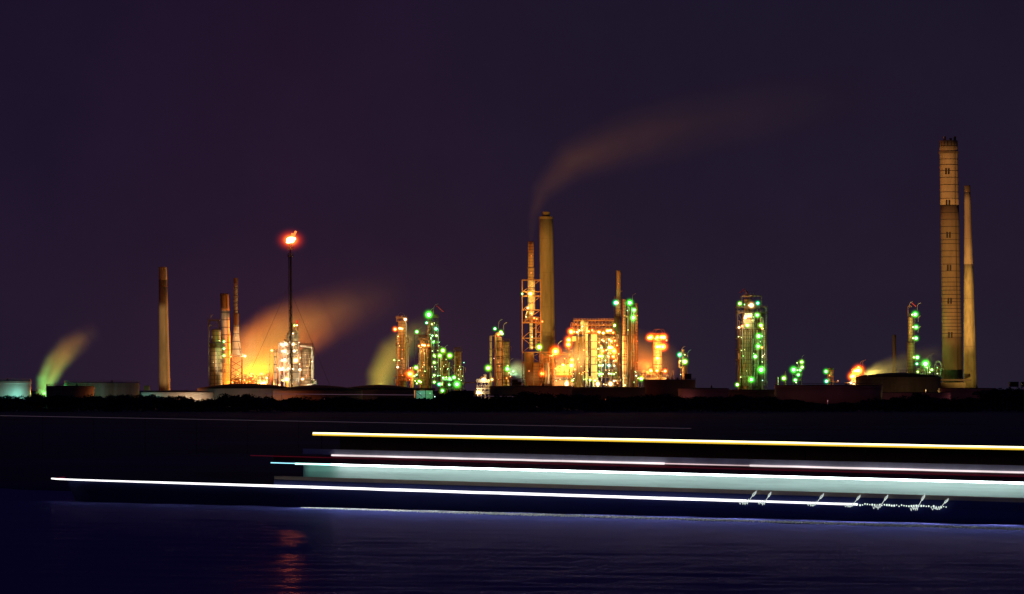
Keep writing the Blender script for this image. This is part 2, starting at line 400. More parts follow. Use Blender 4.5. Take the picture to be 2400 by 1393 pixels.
            s.part('vessel', b, random.choice([galv, clad, rusty]))
        return fo
    def dense(s, x0, x1, y0, y1, n=8, dy=-6, ks='GLW', lamps_n=5):
        for i in range(n):
            x = random.uniform(x0, x1); a_, c_ = sorted((random.uniform(y0, y1), random.uniform(y0, y1+10))); w_ = random.choice((-1, 1))*random.uniform(2, 7)
            if c_-a_ < 8: c_ = a_+8
            pts = [(x, min(c_, 906)), (x, a_), (x+w_, a_)]
            if random.random() < .5: pts.append((x+w_, a_+random.uniform(3, 14)))
            s.pipe(pts, random.uniform(.14, .34), random.choice((galv, rusty, steel, clad)), dy+random.uniform(-2, 2), n=5)
        for i in range(lamps_n):
            lamp(s.o, random.uniform(x0, x1), random.uniform(y0, min(y1, 900)), s.Y+dy-3, random.choice(ks), random.uniform(.28, .45), 1.0)
    def davit(s, px, py, hgt=4.0, sgn=1, mat=None, dy=0, red=False):
        p = s.P(px, py, dy); b = MB()
        b.tube([p, p+Vector((0, 0, hgt*.6)), p+Vector((sgn*hgt*.15, 0, hgt*.85)), p+Vector((sgn*hgt*.45, 0, hgt))], .16, 5)
        if red: b.mi = 1; b.beam(p+Vector((sgn*hgt*.3, 0, hgt*.8)), p+Vector((sgn*hgt*1.0, 0, hgt*.2)), .35, 5)
        s.part('davit', b, [mat or galv, redpaint])
    def spot(s, px, Y, tx, ty, tY, k, power, ang=30, col=None, blend=.6):
        """floodlight on the ground in front of the thing it lights"""
        p = Vector((PX(px, Y), Y, 2.4)); q = Vector((PX(tx, tY), tY, PZ(ty, tY)))
        fl = bpy.data.objects.new('floodlight', None); COL.objects.link(fl); fl.location = (p.x, p.y, G0)
        return fl
FLN = 0
def flood(label, px, Y, tx, ty, tY, col, power, ang=25, z=2.6, blend=.4):
    p = Vector((PX(px, Y), Y, z)); q = Vector((PX(tx, tY), tY, PZ(ty, tY)))
    u = bpy.data.objects.new('floodlight', None); COL.objects.link(u); u.location = (p.x, p.y, G0)  # unseen floodlight added to light chimneys and smoke
    tag(u, label, 'floodlight')
    d_ = (q-p).normalized()
    b = MB().beam((0, 0, 0), (0, 0, z-G0), .12, 6); link('post', b.mesh('post', steel), u)
    b = MB().beam(Vector((0, 0, z-G0))-d_*.5, Vector((0, 0, z-G0))+d_*.3, .45, 8); link('housing', b.mesh('housing', black), u)
    ld = bpy.data.lights.new('flood_beam', 'SPOT'); ld.energy = power; ld.color = col; ld.spot_size = math.radians(ang); ld.spot_blend = blend; ld.shadow_soft_size = .3
    lo = bpy.data.objects.new('flood_beam', ld); COL.objects.link(lo); lo.parent = u
    lo.location = Vector((0, 0, z-G0))+d_*.6; lo.rotation_euler = d_.to_track_quat('-Z', 'Y').to_euler()
    return u

# ---- chimneys
def chimney(label, top, bot, Y, bands, name='chimney', cap=None):
    """top/bot: (x0, x1, y) in the picture; bands: [(y0, y1, material, label)] from the top down"""
    u = Unit(name, label, 'chimney', (bot[0]+bot[1])/2, Y)
    zb, zt = G0, PZ(top[2], Y)
    def at(y):
        f_ = (y-top[2])/(bot[2]-top[2]); x0 = top[0]+(bot[0]-top[0])*f_; x1 = top[1]+(bot[1]-top[1])*f_
        return PX((x0+x1)/2, Y), (x1-x0)/2*Y/F, PZ(y, Y)
    for i, (y0, y1, mt, lb) in enumerate(bands):
        pr = []; n = 8
        for k in range(n+1):
            y = y1+(y0-y1)*k/n; cx, r, z = at(y)
            if k == 0 and i == len(bands)-1: z = G0
            pr.append((r, z, cx))
        if i == 0: # hollow mouth
            cx, r, z = at(y0); pr += [(r*.82, z, cx), (r*.82, z-6, cx)]
        b = MB().lathe(0, Y, pr, 40, cap=True); o = u.part('shaft', b, mt, smooth=True)
        if lb: o['label'] = lb
    b = MB(); q = None
    for k in range(13):
        y = top[2]+(bot[2]-top[2])*k/12; cx, r, z = at(y); v = Vector((cx+r*.45, Y-r*.9-.25, z))
        if q is not None:
            b.beam(q, v, .09); b.beam(q+Vector((.7, 0, 0)), v+Vector((.7, 0, 0)), .09)
        q = v
    u.part('ladder', b, seam)
    return u, at
def rings(u, at, ys, th=.35, proud=.12, mat=seam, name='band'):
    for y in ys:
        cx, r, z = at(y); b = MB().lathe(cx, u.Y, [(r+proud, z-th/2), (r+proud, z+th/2)], 40); u.part(name, b, mat)

u, at = chimney('plain tapering chimney standing alone on the far left with buff top band', (372, 391, 626), (372.5, 399.5, 915), 3000,
    [(626, 656, conc_top, 'pale buff top band'), (656, 672, conc_dark, 'sooty band'), (672, 928, conc, None)])
flood('added unseen floodlight at foot of the lone left chimney', 410, 2760, 384, 810, 3000, (1, .66, .30), 1.5e6, 16)
u, at = chimney('pale chimney with dark sooty top beside the orange lit steel stack', (516, 536, 688), (524, 543, 905), 3060,
    [(688, 728, conc_dark, 'dark sooty top'), (728, 930, creamc, None)])
flood('added unseen floodlight lighting the two pale stacks left of the orange steam', 560, 2830, 538, 800, 3050, (1, .72, .42), 9e5, 13)
# strapped steel stack with flared foot
u = Unit('steel_stack', 'slender steel stack with spiral strakes and flared foot on a braced platform', 'chimney', 554, 3000)
for nm, x0, x1, y0, y1, xb0, xb1, mt in (('shaft', 547.5, 557.5, 652, 665, None, None, rusty), ('shaft', 548.5, 557, 665, 735, None, None, creamc), ('collar', 547, 560, 735, 762, None, None, rusty),
        ('shaft', 547, 560.5, 762, 786, None, None, creamc), ('cone', 546.5, 560.5, 786, 832, 541, 567, creamc)):
    u.shell(x0, x1, y0, mt, yb=y1, name=nm, dome=0, xb0=xb0, xb1=xb1)
b = MB(); r = 5/3*1.05
for ph in (0, PI):
    b = MB()
    pts = [(PX(552.7, 3000)+1.75*math.cos(ph+i*.5), 3000+1.75*math.sin(ph+i*.5), PZ(735-i*1.6, 3000)) for i in range(44)]; b.tube(pts, .28, 4)
    u.part('strake', b, rusty)
u.ring(538, 574, 836, mat=creamc)
b = MB()
for x in (541, 567):
    b.beam(u.P(x+ (8 if x < 554 else -8), 805, -3), u.P(x, 836, -3), .3); b.beam(u.P(x, 838, -3), u.P(x, 905, -3), .5); b.beam(u.P(x, 838, 4), u.P(x, 905, 4), .5)
for k in range(4): b.beam(u.P(541, 845+k*15, -3), u.P(567, 860+k*15, -3), .3); b.beam(u.P(567, 845+k*15, -3), u.P(541, 860+k*15, -3), .3)
b.beam(u.P(541, 905, -3), (u.P(541, 905, -3).x, 2997, G0), .5); b.beam(u.P(567, 905, -3), (u.P(567, 905, -3).x, 2997, G0), .5)
u.part('leg_frame', b, rusty); u.lamps([(574, 835, 'W', 1.1), (541, 836, 'O', .5)])
u.lamps([(553, 792, 'O', .2, 60)], dy=-14)  # unseen fill lamp added to brighten the shaft

# left column by the chimney
u = Unit('distillation_column', 'wide left column in two stages with three green lamps up its side', 'column', 506, 2980)
u.shell(492, 521, 812, clad, dome=0); u.shell(495, 518, 771, clad, yb=803, dome=.3, name='upper_shell'); u.ring(489, 526, 812, mat=steel, th=2.6)
u.pipe([(492, 905), (490.5, 860), (490.5, 768), (492, 763), (496, 762)], .45, galv, -4); u.ladder(523, 768, 905, -4)
for y in (800, 816, 832, 850, 873): u.ring(518, 529, y, dy=-3)
u.frame(489, 514, 752, 772, (752,), depth=8, brace=True); u.davit(494, 752, 5); u.ring(490, 523, 870, mat=steel)
u.pipe([(504, 905), (504, 815)], .3, rusty, -6); u.pipe([(511, 905), (511, 815)], .25, galv, -6)
u.lamps([(525, 801, 'G', 1), (525, 817.5, 'G', .9), (525, 834, 'G', 1), (514, 799, 'L', .45)], dy=-8)
u.lamps([(500, 850, 'Y', .25, 16), (497, 790, 'Y', .2, 14)], dy=-18)  # unseen fill lamps added for the column shells

# low orange unit behind the tank
u = Unit('pipe_rack', 'low pipe rack glowing orange under steam behind the tank roof', 'pipe rack', 595, 3020)
u.frame(553, 628, 878, None, (891,), depth=20, cols=9, mat=creamc, clutter=10, r=.3)
for y, r_ in ((889, .5), (893, .4), (897, .6)): u.pipe([(545, y), (632, y)], r_, rusty, -11)
for x, y in ((558, 878), (568, 878), (590, 876), (613, 876)): u.pipe([(x, 892), (x, y-1)], .18, galv, -8, name='lamp_post')
u.lamps([(558, 878, 'Y', .5), (568, 878, 'Y', .55), (590, 876, 'Y', .6), (613, 876, 'Y', .9), (563, 891, 'Y', .9), (573, 891, 'Y', .5), (612, 899, 'Y', 1.1, 2), (617, 898, 'Y', 1.3, 2), (622, 897, 'Y', 1, 2),
         (625, 886, 'Y', .9), (585, 903, 'Y', .6), (597, 901, 'Y', .5), (650, 913, 'Y', 1), (608, 904, 'O', .7), (632, 903, 'O', .5), (578, 897, 'O', .5), (545, 897, 'O', .5)], dy=-14)
u.dense(550, 632, 880, 900, 16, -14, 'YO', 8)
u = Unit('slim_column', 'slim pale column half hidden in the orange steam', 'column', 645, 3000)
u.shell(641, 649, 822, creamc, dome=.5); u.ring(634, 652, 826); u.pipe([(641, 829), (632, 829), (632, 905)], .35, creamc); u.lamps([(637, 822, 'Y', 1.0), (650, 862, 'W', .4)])

# bright white tower unit behind the flare mast
u = Unit('reactor_tower', 'tall domed reactor with white lamps on every platform, behind the flare mast', 'tower', 686, 3010)
u.shell(672, 700, 773, creamc, dome=.9)
fl = (793, 811, 829, 848, 869, 893)
u.frame(657, 680, 805, None, fl[1:], depth=12, mat=galv, clutter=8, dy=-9, cols=3)
for y in fl: u.ring(669, 704, y, mat=galv)
u.ladder(699, 775, 905, -8, galv); u.pipe([(656, 905), (656, 812)], .4, galv, -10); u.pipe([(704, 905), (704, 872)], .6, galv, -10); u.pipe([(690, 773), (690, 762)], .35, galv)
u.frame(684, 698, 762, 776, (763,), depth=5, r=.2)
u.lamps([(660, 808, 'W', .9), (669, 806, 'W', 1.1), (686, 782, 'W', .8), (687, 807, 'W', 1.3), (662, 823, 'W', .8), (668, 823, 'W', 1.1), (690, 823, 'W', 1.3), (661, 845, 'W', .8), (668, 843, 'W', .9), (693, 845, 'W', 1.7),
         (657, 865, 'W', 1.1), (663, 865, 'W', .9), (676, 864, 'W', 1.0), (686, 865, 'W', 1.1), (703, 867, 'W', 1.2), (672, 889, 'W', 1.6), (709, 889, 'W', 1.1), (664, 893, 'Y', .6), (690, 763, 'L', .8), (696, 763, 'Y', .8), (655, 903, 'O', .7), (684, 900, 'W', .6)], dy=-18)
b = MB().beam(u.P(697, 760), u.P(697, 751), .8, 8); u.part('warning_light', b, emis('red_beacon', (1, .06, .02), .9))
u.dense(655, 706, 800, 900, 22, -15, 'WY', 12)
u = Unit('regenerator_vessel', 'broad domed vessel with bent overhead pipe right of the white tower', 'vessel', 720, 3010)
u.shell(704, 735, 815, clad, dome=.75)
for y in (829, 838, 847, 856, 865, 880, 893): u.ring(702, 737, y)
u.pipe([(706, 812), (730, 814), (734, 817), (734, 890), (742, 893), (742, 900), (722, 903)], .75, tankw, -12)
u.ladder(724, 815, 905, -11); u.ladder(712, 815, 905, -11); u.frame(703, 732, 806, 815, (808,), r=.2, depth=6)
u.lamps([(716, 832, 'W', .18, 30), (718, 880, 'W', .2, 30)], dy=-16)  # unseen fill lamps added to light the vessel

u.dense(702, 738, 830, 900, 10, -15, 'WY', 3)
# flare mast
u = Unit('flare_stack', 'tall black lattice flare mast with a burning orange flame on top', 'flare stack', 682, 2900)
b = MB(); Yf = 2900
def fx(x, dy=0): return x
n = 34; w = 3.6
for k, (dx, dy) in enumerate(((-1, 0), (1, 0), (0, 1.6))):
    b.beam((PX(683, Yf)+dx*1.25, Yf+dy, G0), (PX(679.5, Yf)+dx*1.05, Yf+dy, PZ(598, Yf)), .30)
for i in range(n):
    z0 = G0+(PZ(598, Yf)-G0)*i/n; z1 = G0+(PZ(598, Yf)-G0)*(i+1)/n; xm = lambda z: PX(683+(679.5-683)*(z-G0)/(PZ(598, Yf)-G0), Yf)
    s_ = 1 if i % 2 else -1
    b.beam((xm(z0)-1.2*s_, Yf, z0), (xm(z1)+1.2*s_, Yf, z1), .13); b.beam((xm(z0)-1.2*s_, Yf, z0), (xm(z1), Yf+1.6, z1), .13); b.beam((xm(z0)-1.2, Yf, z0), (xm(z0)+1.2, Yf, z0), .13)
u.part('mast', b, black)
b = MB().beam((PX(683, Yf), Yf+.5, G0), (PX(680, Yf), Yf+.5, PZ(576, Yf)), .55, 8); u.part('riser', b, black)
u.ring(673, 688, 602, mat=black); u.ring(672, 690, 585, mat=black)
b = MB().lathe(PX(680.5, Yf), Yf, [(.8, PZ(585, Yf)), (1.1, PZ(574, Yf)), (1.3, PZ(570, Yf))], 12); u.part('burner_tip', b, black)
b = MB()
for (x0, y0), (x1, y1) in (((678, 668), (566, 900)), ((684, 690), (800, 905)), ((680, 700), (684, 905))):
    p, q = u.P(x0, y0), u.P(x1, y1, -60); q.z = G0; u.part('guy_wire', MB().beam(p, q, .10, 4), black)
b = MB(); c = u.P(682, 563)
for (x, y, r_, sz) in ((681, 563, 2.5, (1.25, 1, .95)), (684, 560, 2.1, (1.5, 1, .7)), (679, 566, 1.8, (1, 1, 1)), (674, 568, .9, (1.3, 1, .8)), (681, 570, 1.0, (.7, .7, 1.8)), (687, 559, 1.2, (1.2, 1, .8))):
    b.ball(tuple(u.P(x, y)), r_, sz, 10, 7)
fm = u.part('flame', b, emis('flame_core', (1, .72, .30), 6), smooth=True)
b = MB()
for x0, y0, x1, y1, r_ in ((684, 556, 686, 547, 1.0), (687, 556, 693, 543, .9), (692, 546, 694, 542, .8)): b.beam(u.P(x0, y0), u.P(x1, y1), r_, 7)
u.part('flame_tongue', b, emis('flame_tongue', (1, .25, .05), 1.5), fm)
h = link('halo', MB().ball((0, 0, 0), 1, n=16, k=10).mesh('halo', halo_mat('halo_flare', (1, .045, .0), .24, 4.2, .07, (1, .45, .05))), u.o, u.P(681.5, 563)-u.off); h.scale = (17, 13, 13)  # painted bloom round the flame
ld = bpy.data.lights.new('flame_light', 'POINT'); ld.energy = 9e4; ld.color = (1, .25, .05); ld.shadow_soft_size = 3
lo = bpy.data.objects.new('flame_light', ld); COL.objects.link(lo); lo.parent = u.o; lo.location = u.P(681.5, 560, -4)-u.off

# ---- unit with orange topped column and green lamps
u = Unit('distillation_column', 'tall ribbed column with orange lamps under its head, left of the green lamps', 'column', 944, 3000)
u.shell(933, 952, 752, tanc, xb0=930, xb1=954, dome=.3); u.ring(921, 947, 774, mat=rusty, th=1.2); u.ring(929, 955, 754, mat=rusty)
for x, y, x1 in ((922, 849, 938), (926, 865, 942), (924, 884, 946)): u.ring(x, x1, y, dy=-5)
for x0, x1, y in ((927, 934, 797), (927, 934, 812), (952, 958, 797)): u.ring(x0, x1, y, dy=-3)
u.pipe([(953, 908), (953, 760), (949, 750), (944, 745)], .5, galv, -6); u.pipe([(929, 890), (931, 903)], .8, rusty, -7); u.ladder(940, 780, 905, -8)
u.davit(933, 748, 5); u.davit(948, 748, 5, -1); u.frame(930, 952, 742, 754, (746,), depth=6, r=.25, mat=rusty); u.pipe([(945, 905), (945, 780)], .35, rusty, -7)
u.frame(934, 966, 868, None, (880, 893), depth=10, dy=-8, clutter=4, mat=rusty)
u.lamps([(950, 749, 'W', 1.15), (926, 772, 'O', 1.1), (937, 770, 'Y', 1.1), (942, 771, 'Y', 1.1), (924, 844.5, 'L', .7), (932, 861, 'W', 1.0), (935, 845, 'L', .4)], dy=-11)
u.lamps([(943, 820, 'O', .25, 14), (943, 880, 'O', .25, 10), (960, 890, 'O', .3, 14)], dy=-22)  # added fill lamps for the ribbed shell and foot frame
u.dense(926, 962, 780, 900, 14, -10, 'OLW', 5)
u = Unit('orange_lit_stub', 'short column beside a single large orange lamp at the foot of the ribbed column', 'column', 965, 2985)
u.shell(962, 969, 860, tanc); u.ring(958, 972, 871); u.lamps([(961, 877, 'O', 1.9)], dy=-6)
u = Unit('capped_column', 'stout column with a glowing amber head and dark crown of pipes', 'column', 993, 3000)
u.shell(984, 1000, 797, tanc, dome=.2); u.ring(980, 1010, 815, mat=rusty, th=1.1); u.ring(981, 1009, 797, mat=steel, th=1.4)
u.frame(983, 1006, 786, 797, (790,), depth=7, r=.35); u.davit(990, 788, 4); u.davit(1000, 789, 4, -1); u.ladder(1001, 815, 905, -6)
for y in (828, 842, 860, 876, 890): u.ring(995, 1008, y, dy=-4)
u.shell(1000, 1012, 815, steel, dome=.4, dy=3); u.pipe([(1003, 905), (1003, 815)], .5, rusty, -5); u.pipe([(988, 905), (988, 900), (980, 888)], .6, rusty, -6)
u.lamps([(990, 809, 'Y', 1.0, 1.5), (995, 810, 'Y', 1.0, 1.5), (1004, 810, 'O', .6), (982, 811, 'O', .5), (986, 896, 'L', .9), (977, 899, 'L', .8)], dy=-9)
u.lamps([(993, 850, 'O', .25, 12), (990, 880, 'O', .25, 12)], dy=-20)  # added fill below the amber head
u.dense(982, 1010, 815, 900, 12, -8, 'LOG', 5)
# green lit tall tower
u = Unit('green_lit_tower', 'tallest open steel tower strung with green lamps and topped by a red davit', 'tower', 1018, 3020)
fl = (745, 760, 775, 790, 806, 820, 836, 852, 868, 884, 898)
u.frame(1009, 1027, 745, None, fl, depth=9, clutter=10, r=.3); u.shell(1002, 1011, 748, clad, dome=.4, dy=6)
u.shell(1006, 1015, 757, pbr('olive_sheeting', (.4, .42, .12), .6), yb=764, dome=.1, name='enclosure'); u.ring(996, 1018, 744); u.ladder(1025, 745, 905, -6)
u.davit(1009, 738, 5); u.davit(1016, 736, 8, 1, red=True); u.pipe([(1030, 905), (1030, 815), (1036, 812)], .4, galv)
u.lamps([(1005, 738, 'G', 2.1), (1000, 757, 'G', 1.0), (1012, 760, 'L', .8), (1022, 771, 'G', 1.3), (1013.5, 787, 'G', .8), (1023, 787, 'G', 1.1), (1016, 802, 'G', 1.1), (1025, 802, 'G', .5), (1018, 834, 'G', 1.1), (1018, 850, 'G', 1.1),
         (1025, 850, 'G', .4), (1012, 860, 'W', .6), (1018, 880, 'G', 1.1), (1026, 881, 'G', .6), (1018, 896, 'G', 1.1), (1013, 823, 'G', .4), (1027, 822, 'L', .5), (1021, 866, 'G', .4)], dy=-8)
u.dense(1004, 1030, 745, 900, 16, -8, 'GGL', 12)
u = Unit('lamp_gantry', 'bare gantry with one green lamp standing in front of pale steam', 'gantry', 977, 3040)
u.frame(971, 985, 786, None, (800, 820, 840, 860), depth=6, r=.16, deck=False); u.lamps([(977, 778, 'G', 1.5)]); u.davit(981, 785, 6)
u = Unit('lower_green_gantry', 'low gantry with green lamps between the ribbed column and the amber headed column', 'gantry', 975, 2990)
u.frame(969, 983, 866, None, (880, 893), depth=6, r=.2, clutter=3); u.lamps([(975, 862, 'G', 1.7), (976, 879, 'G', .7), (971, 882, 'L', .7), (982, 894, 'G', 1.0), (973, 893, 'G', .6)], dy=-7); u.davit(979, 864, 5)
u = Unit('heat_exchanger_rack', 'stepped green lit rack of drums between the tall green tower and the dark column', 'rack', 1045, 2990)
u.frame(1030, 1060, 836, None, (836, 868, 888, 903), depth=14, cols=4, clutter=10); u.shell(1032, 1049, 838, tanc, dome=.3, dy=2)
u.frame(1035, 1088, 884, None, (893, 903, 913), depth=16, cols=6, clutter=10, dy=-8, r=.25)
u.ring(1031, 1046, 826); u.davit(1043, 824, 5)
u.pipe([(1034, 891), (1060, 891)], .9, galv, -18, 'drum'); u.pipe([(1036, 905), (1036, 895)], 1.2, creamc, -18, 'drum')
u.lamps([(1038, 822, 'G', 1.5), (1031, 834, 'G', 1.5), (1054, 834, 'G', 1.7), (1039, 886, 'G', 1.1), (1054, 887, 'G', 1.1), (1064, 885, 'G', 1.4), (1029, 901, 'G', 1.2), (1053, 902, 'G', .9), (1071, 901, 'G', 1.9), (1037, 916, 'G', 1.2),
         (1046, 885, 'L', .6), (1036, 902, 'L', .7), (1075, 888, 'L', .5), (1019, 930, 'T', .5)], dy=-18)
u.dense(1030, 1088, 836, 905, 22, -15, 'GGL', 14)
u = Unit('dark_column', 'dim brown column with a rail crown on the right end of the green lit group', 'column', 1073, 3010)
u.shell(1065, 1081, 823, tanc, dome=.3); u.ring(1063, 1084, 826); u.frame(1066, 1079, 815, 825, (818,), depth=5, r=.25); u.pipe([(1068, 884), (1068, 830)], .5, rusty, -6)
for y in (845, 865): u.ring(1062, 1076, y, dy=-4)
u.lamps([(1078, 870, 'O', .2, 12)], dy=-16)  # added fill lamp for the dim shell

u.dense(1062, 1086, 830, 900, 6, -8, 'GL', 2)
# ---- twin columns and yellow lit low frame
u = Unit('tan_column', 'round topped tan column with hooped overhead pipe and a green lamp beside its head', 'column', 1168, 2990)
u.shell(1160, 1176, 789, creamc, dome=.4); u.pipe([(1161, 905), (1161, 786), (1164, 782), (1170, 782), (1173, 787)], .7, rusty, -7)
for y in (800, 822, 842, 860): u.ring(1164, 1181, y, dy=-3)
u.ladder(1174, 792, 905, -7); u.davit(1168, 770, 7); u.davit(1180, 774, 6)
u.lamps([(1160, 771, 'G', 1.2), (1174, 779, 'L', 1.3), (1177, 783, 'G', 1.1), (1168, 785, 'O', .7)], dy=-8); u.lamps([(1168, 850, 'O', .22, 30), (1168, 890, 'O', .22, 20)], dy=-18)  # second list is added fill on the shell
u.dense(1152, 1194, 800, 900, 10, -9, 'OGW', 4)
u = Unit('thin_column', 'thin white column left of the tan column', 'column', 1150.5, 3000)
u.shell(1148, 1153, 787, creamc, dome=.4); u.pipe([(1152, 789), (1158, 787), (1160, 792)], .3, galv); u.lamps([(1144, 863, 'G', 1.7), (1150, 850, 'L', .15, 30)], dy=-7); u.ring(1139, 1155, 872)  # the tiny lamp is added fill
u = Unit('wide_green_column', 'wide column faintly green behind the tan column', 'column', 1186, 3040)
u.shell(1178, 1194, 800, clad, dome=.4); u.frame(1177, 1194, 795, None, (802, 840, 865, 885), depth=10, r=.2); u.davit(1195, 858, 6); u.lamps([(1189, 865, 'G', 1.7), (1203, 871, 'G', .6)], dy=-10)
u.lamps([(1186, 830, 'L', .2, 14)], dy=-16)  # added fill lamp in faint green
u = Unit('low_pump_frame', 'low open frame with harsh white yellow lamps at the left end of the dark wall', 'frame', 1130, 2400)
u.frame(1119, 1146, 897, None, (897, 912, 924), depth=10, cols=4, clutter=8, mat=creamc, r=.2); u.pipe([(1088, 897), (1146, 897)], .3, rusty)
u.lamps([(1134, 889, 'W', 1.2), (1153, 890, 'Y', .9), (1122, 920, 'W', 1.3), (1145, 892, 'Y', .5)], dy=-6)
u = Unit('pipe_bridge', 'elevated pipe bridge carrying a dark tank shaped box on the right of the tan column', 'pipe bridge', 1203, 2900)
u.frame(1178, 1228, 889, None, (889, 898), depth=8, cols=6, r=.22, rail=True)
b = MB().box(u.P(1200, 890, -5), u.P(1214, 906, 1)); u.part('equipment_box', b, black); b = MB().box(u.P(1214, 895, -5), u.P(1222, 906, 1)); u.part('equipment_box', b, black)

u.dense(1180, 1228, 880, 900, 6, -8, 'OLG', 2)
# ---- framed stack and big chimney
u, at = chimney('thick olive brown chimney with narrow cap beside the framed stack', (1264, 1296, 508), (1267, 1302, 870), 3080,
    [(508, 514, conc_dark, 'stained rim'), (514, 930, conc, None)])
cx, r, z = at(508); b = MB().lathe(cx, 3080, [(r*.5, z-2), (r*.52, PZ(497, 3080)), (r*.3, PZ(496, 3080))], 20); u.part('cap', b, conc_dark)
rings(u, at, (560, 640, 720, 800), .2, .05, conc_dark)
flood('added unseen floodlight lighting the thick olive brown chimney', 1312, 2780, 1283, 650, 3080, (1, .60, .12), 2.3e6, 22)
u = Unit('framed_stack', 'steel stack rising out of a tall red brown frame with an amber lamp inside', 'chimney', 1245, 3000)
u.shell(1237, 1252, 627, tanc, yb=655, dome=0); u.shell(1237.5, 1251, 566, tanc, yb=627, dome=0, name='upper_shaft'); u.ring(1235, 1253, 629, rail=False)
u.shell(1237, 1254, 655, creamc, yb=727, dome=0, name='lower_shaft'); u.shell(1241, 1249, 740, creamc, yb=820, dome=0, name='duct')
u.shell(1237, 1254, 727, creamc, yb=741, dome=0, xb0=1241, xb1=1249, name='cone'); u.shell(1229, 1252, 826, rusty, name='base_block', dome=0)
u.frame(1224, 1267, 657, 826, (684, 695, 727, 757, 793), depth=14, mat=rusty, r=.5, rail=False, deck=False)
u.frame(1224, 1267, 826, None, (850, 880), depth=14, mat=rusty, r=.4, deck=False)
u.ring(1224, 1268, 757, mat=rusty, th=.8); u.frame(1232, 1262, 745, 757, (750,), mat=rusty, r=.25, depth=9, clutter=4); u.frame(1256, 1268, 745, 815, (760, 780, 800), mat=rusty, r=.3, depth=10)
u.pipe([(1256, 815), (1256, 750)], .7, tanc, -4); u.pipe([(1236, 750), (1232, 740), (1236, 730)], .5, creamc, -6)
u.lamps([(1224, 689, 'G', .9), (1243, 689, 'Y', 1.7), (1237, 722, 'Y', 1.0), (1246, 735, 'Y', .7), (1233, 743, 'Y', .5), (1258, 748, 'O', .5), (1247, 790, 'Y', .5), (1247, 815, 'O', .5), (1271, 754, 'O', .6), (1264, 814, 'L', 1.9), (1252, 746, 'O', .6)], dy=-9)
u.lamps([(1245, 640, 'O', .22, 50), (1245, 600, 'O', .2, 50), (1245, 775, 'O', .25, 20), (1240, 870, 'O', .3, 30)], dy=-26)  # fill lamps added to light stack and base block
b = MB().box(u.P(1250, 851, -9), u.P(1292, 905, 6)); u.part('duct_casing', b, tanc)
# burner houses under the chimney
u = Unit('furnace_house', 'furnace block with orange lamps at the foot of the thick chimney', 'furnace', 1290, 2990)
b = MB().box(u.P(1300, 857, -4), u.P(1342, 908, 14)); u.part('casing', b, creamc)
b = MB().box(u.P(1288, 829, 2), u.P(1344, 833, 8)).box(u.P(1298, 880, -6), u.P(1340, 884, -4.3)); u.part('girder', b, rusty)
b = MB().box(u.P(1293, 832, -7), u.P(1298, 908, -5)); u.part('buttress', b, tanc)
u.frame(1265, 1297, 826, None, (838, 856, 872, 889), depth=12, cols=3, mat=rusty, clutter=9); u.shell(1277, 1288, 850, galv, yb=900, dome=.3, dy=-8, name='drum')
u.ring(1328, 1346, 862, mat=rusty); u.davit(1308, 820, 7); u.davit(1344, 840, 7); u.davit(1333, 890, 6); u.pipe([(1335, 865), (1335, 905)], .5, rusty, -7)
u.pipe([(1337, 905), (1337, 835), (1332, 812), (1334, 775)], .5, rusty, -2)
u.lamps([(1302, 824, 'O', 2.3), (1271, 876, 'O', 1.5), (1340, 844, 'O', 1.5), (1339, 857, 'O', 2.0), (1320, 856, 'O', .9), (1328, 900, 'W', 1.7), (1342, 892, 'G', 1.0), (1338, 777, 'O', 1.4), (1333, 797, 'O', 1.5), (1332, 808, 'O', 1.5), (1347, 866, 'O', .6)], dy=-12)

u.dense(1262, 1348, 830, 902, 28, -12, 'OOY', 14)
# ---- the big orange unit
u = Unit('cracking_unit', 'large orange lit unit with a railed roof deck and stacked floors of yellow lamps', 'process unit', 1395, 3010)
roof = (1345, 1437)
u.frame(1345, 1437, 753, 785, (753, 764, 775), depth=26, cols=12, mat=rusty, r=.28, brace=True)
u.frame(1341, 1440, 783, 786, (783,), depth=28, cols=2, mat=rusty, r=.3)
u.shell(1346, 1369, 789, conc, dome=0, name='regenerator'); u.shell(1360, 1369, 750, creamc, yb=778, dome=1.6, dy=-14, name='cyclone_dome')
u.pipe([(1373, 905), (1374, 828), (1373, 790), (1373, 755)], 1.15, creamc, -17, 'riser', 12); u.ring(1369, 1379, 825, dy=-17, rail=False); u.ring(1369, 1379, 783, dy=-17, rail=False)
b = MB().box(u.P(1385, 776, -12), u.P(1399, 892, 2)); u.part('shear_wall', b, creamc)
b = MB().box(u.P(1392.5, 779, -12.2), u.P(1397, 784, -12.003)); u.part('vent', b, black)
b = MB().box(u.P(1340, 789, -10), u.P(1350, 802, 0)); u.part('hopper', b, creamc)
u.frame(1399, 1449, 779, None, (791, 810, 831, 850, 872, 886), depth=20, cols=6, mat=steel, r=.34, clutter=26)
for x, y, r_ in ((1404, 800, 1.5), (1419, 800, 1.7), (1432, 820, 1.8), (1408, 822, 1.6), (1419, 840, 1.5), (1443, 842, 1.4), (1442, 866, 1.4)):
    p = u.P(x, y, -8); b = MB().lathe(p.x, p.y, [(r_*.5, p.z-3), (r_, p.z-2), (r_, p.z+2), (r_*.3, p.z+3)], 12); u.part('drum', b, random.choice([clad, creamc, galv]), smooth=True)
b = MB().box(u.P(1400, 853, -4), u.P(1428, 872, -3.4)); u.part('blue_sheet', b, bluep)
u.frame(1372, 1400, 886, None, (890,), depth=10, dy=-14, mat=creamc, r=.2, cols=4, clutter=4)
u.frame(1428, 1452, 850, None, (860, 868, 878, 890), depth=8, dy=-13, r=.2, cols=4, clutter=6)
u.pipe([(1436, 893), (1452, 893), (1455, 890)], .7, galv, -19); u.davit(1411, 890, 6); u.davit(1444, 890, 8); u.davit(1448, 812, 7)
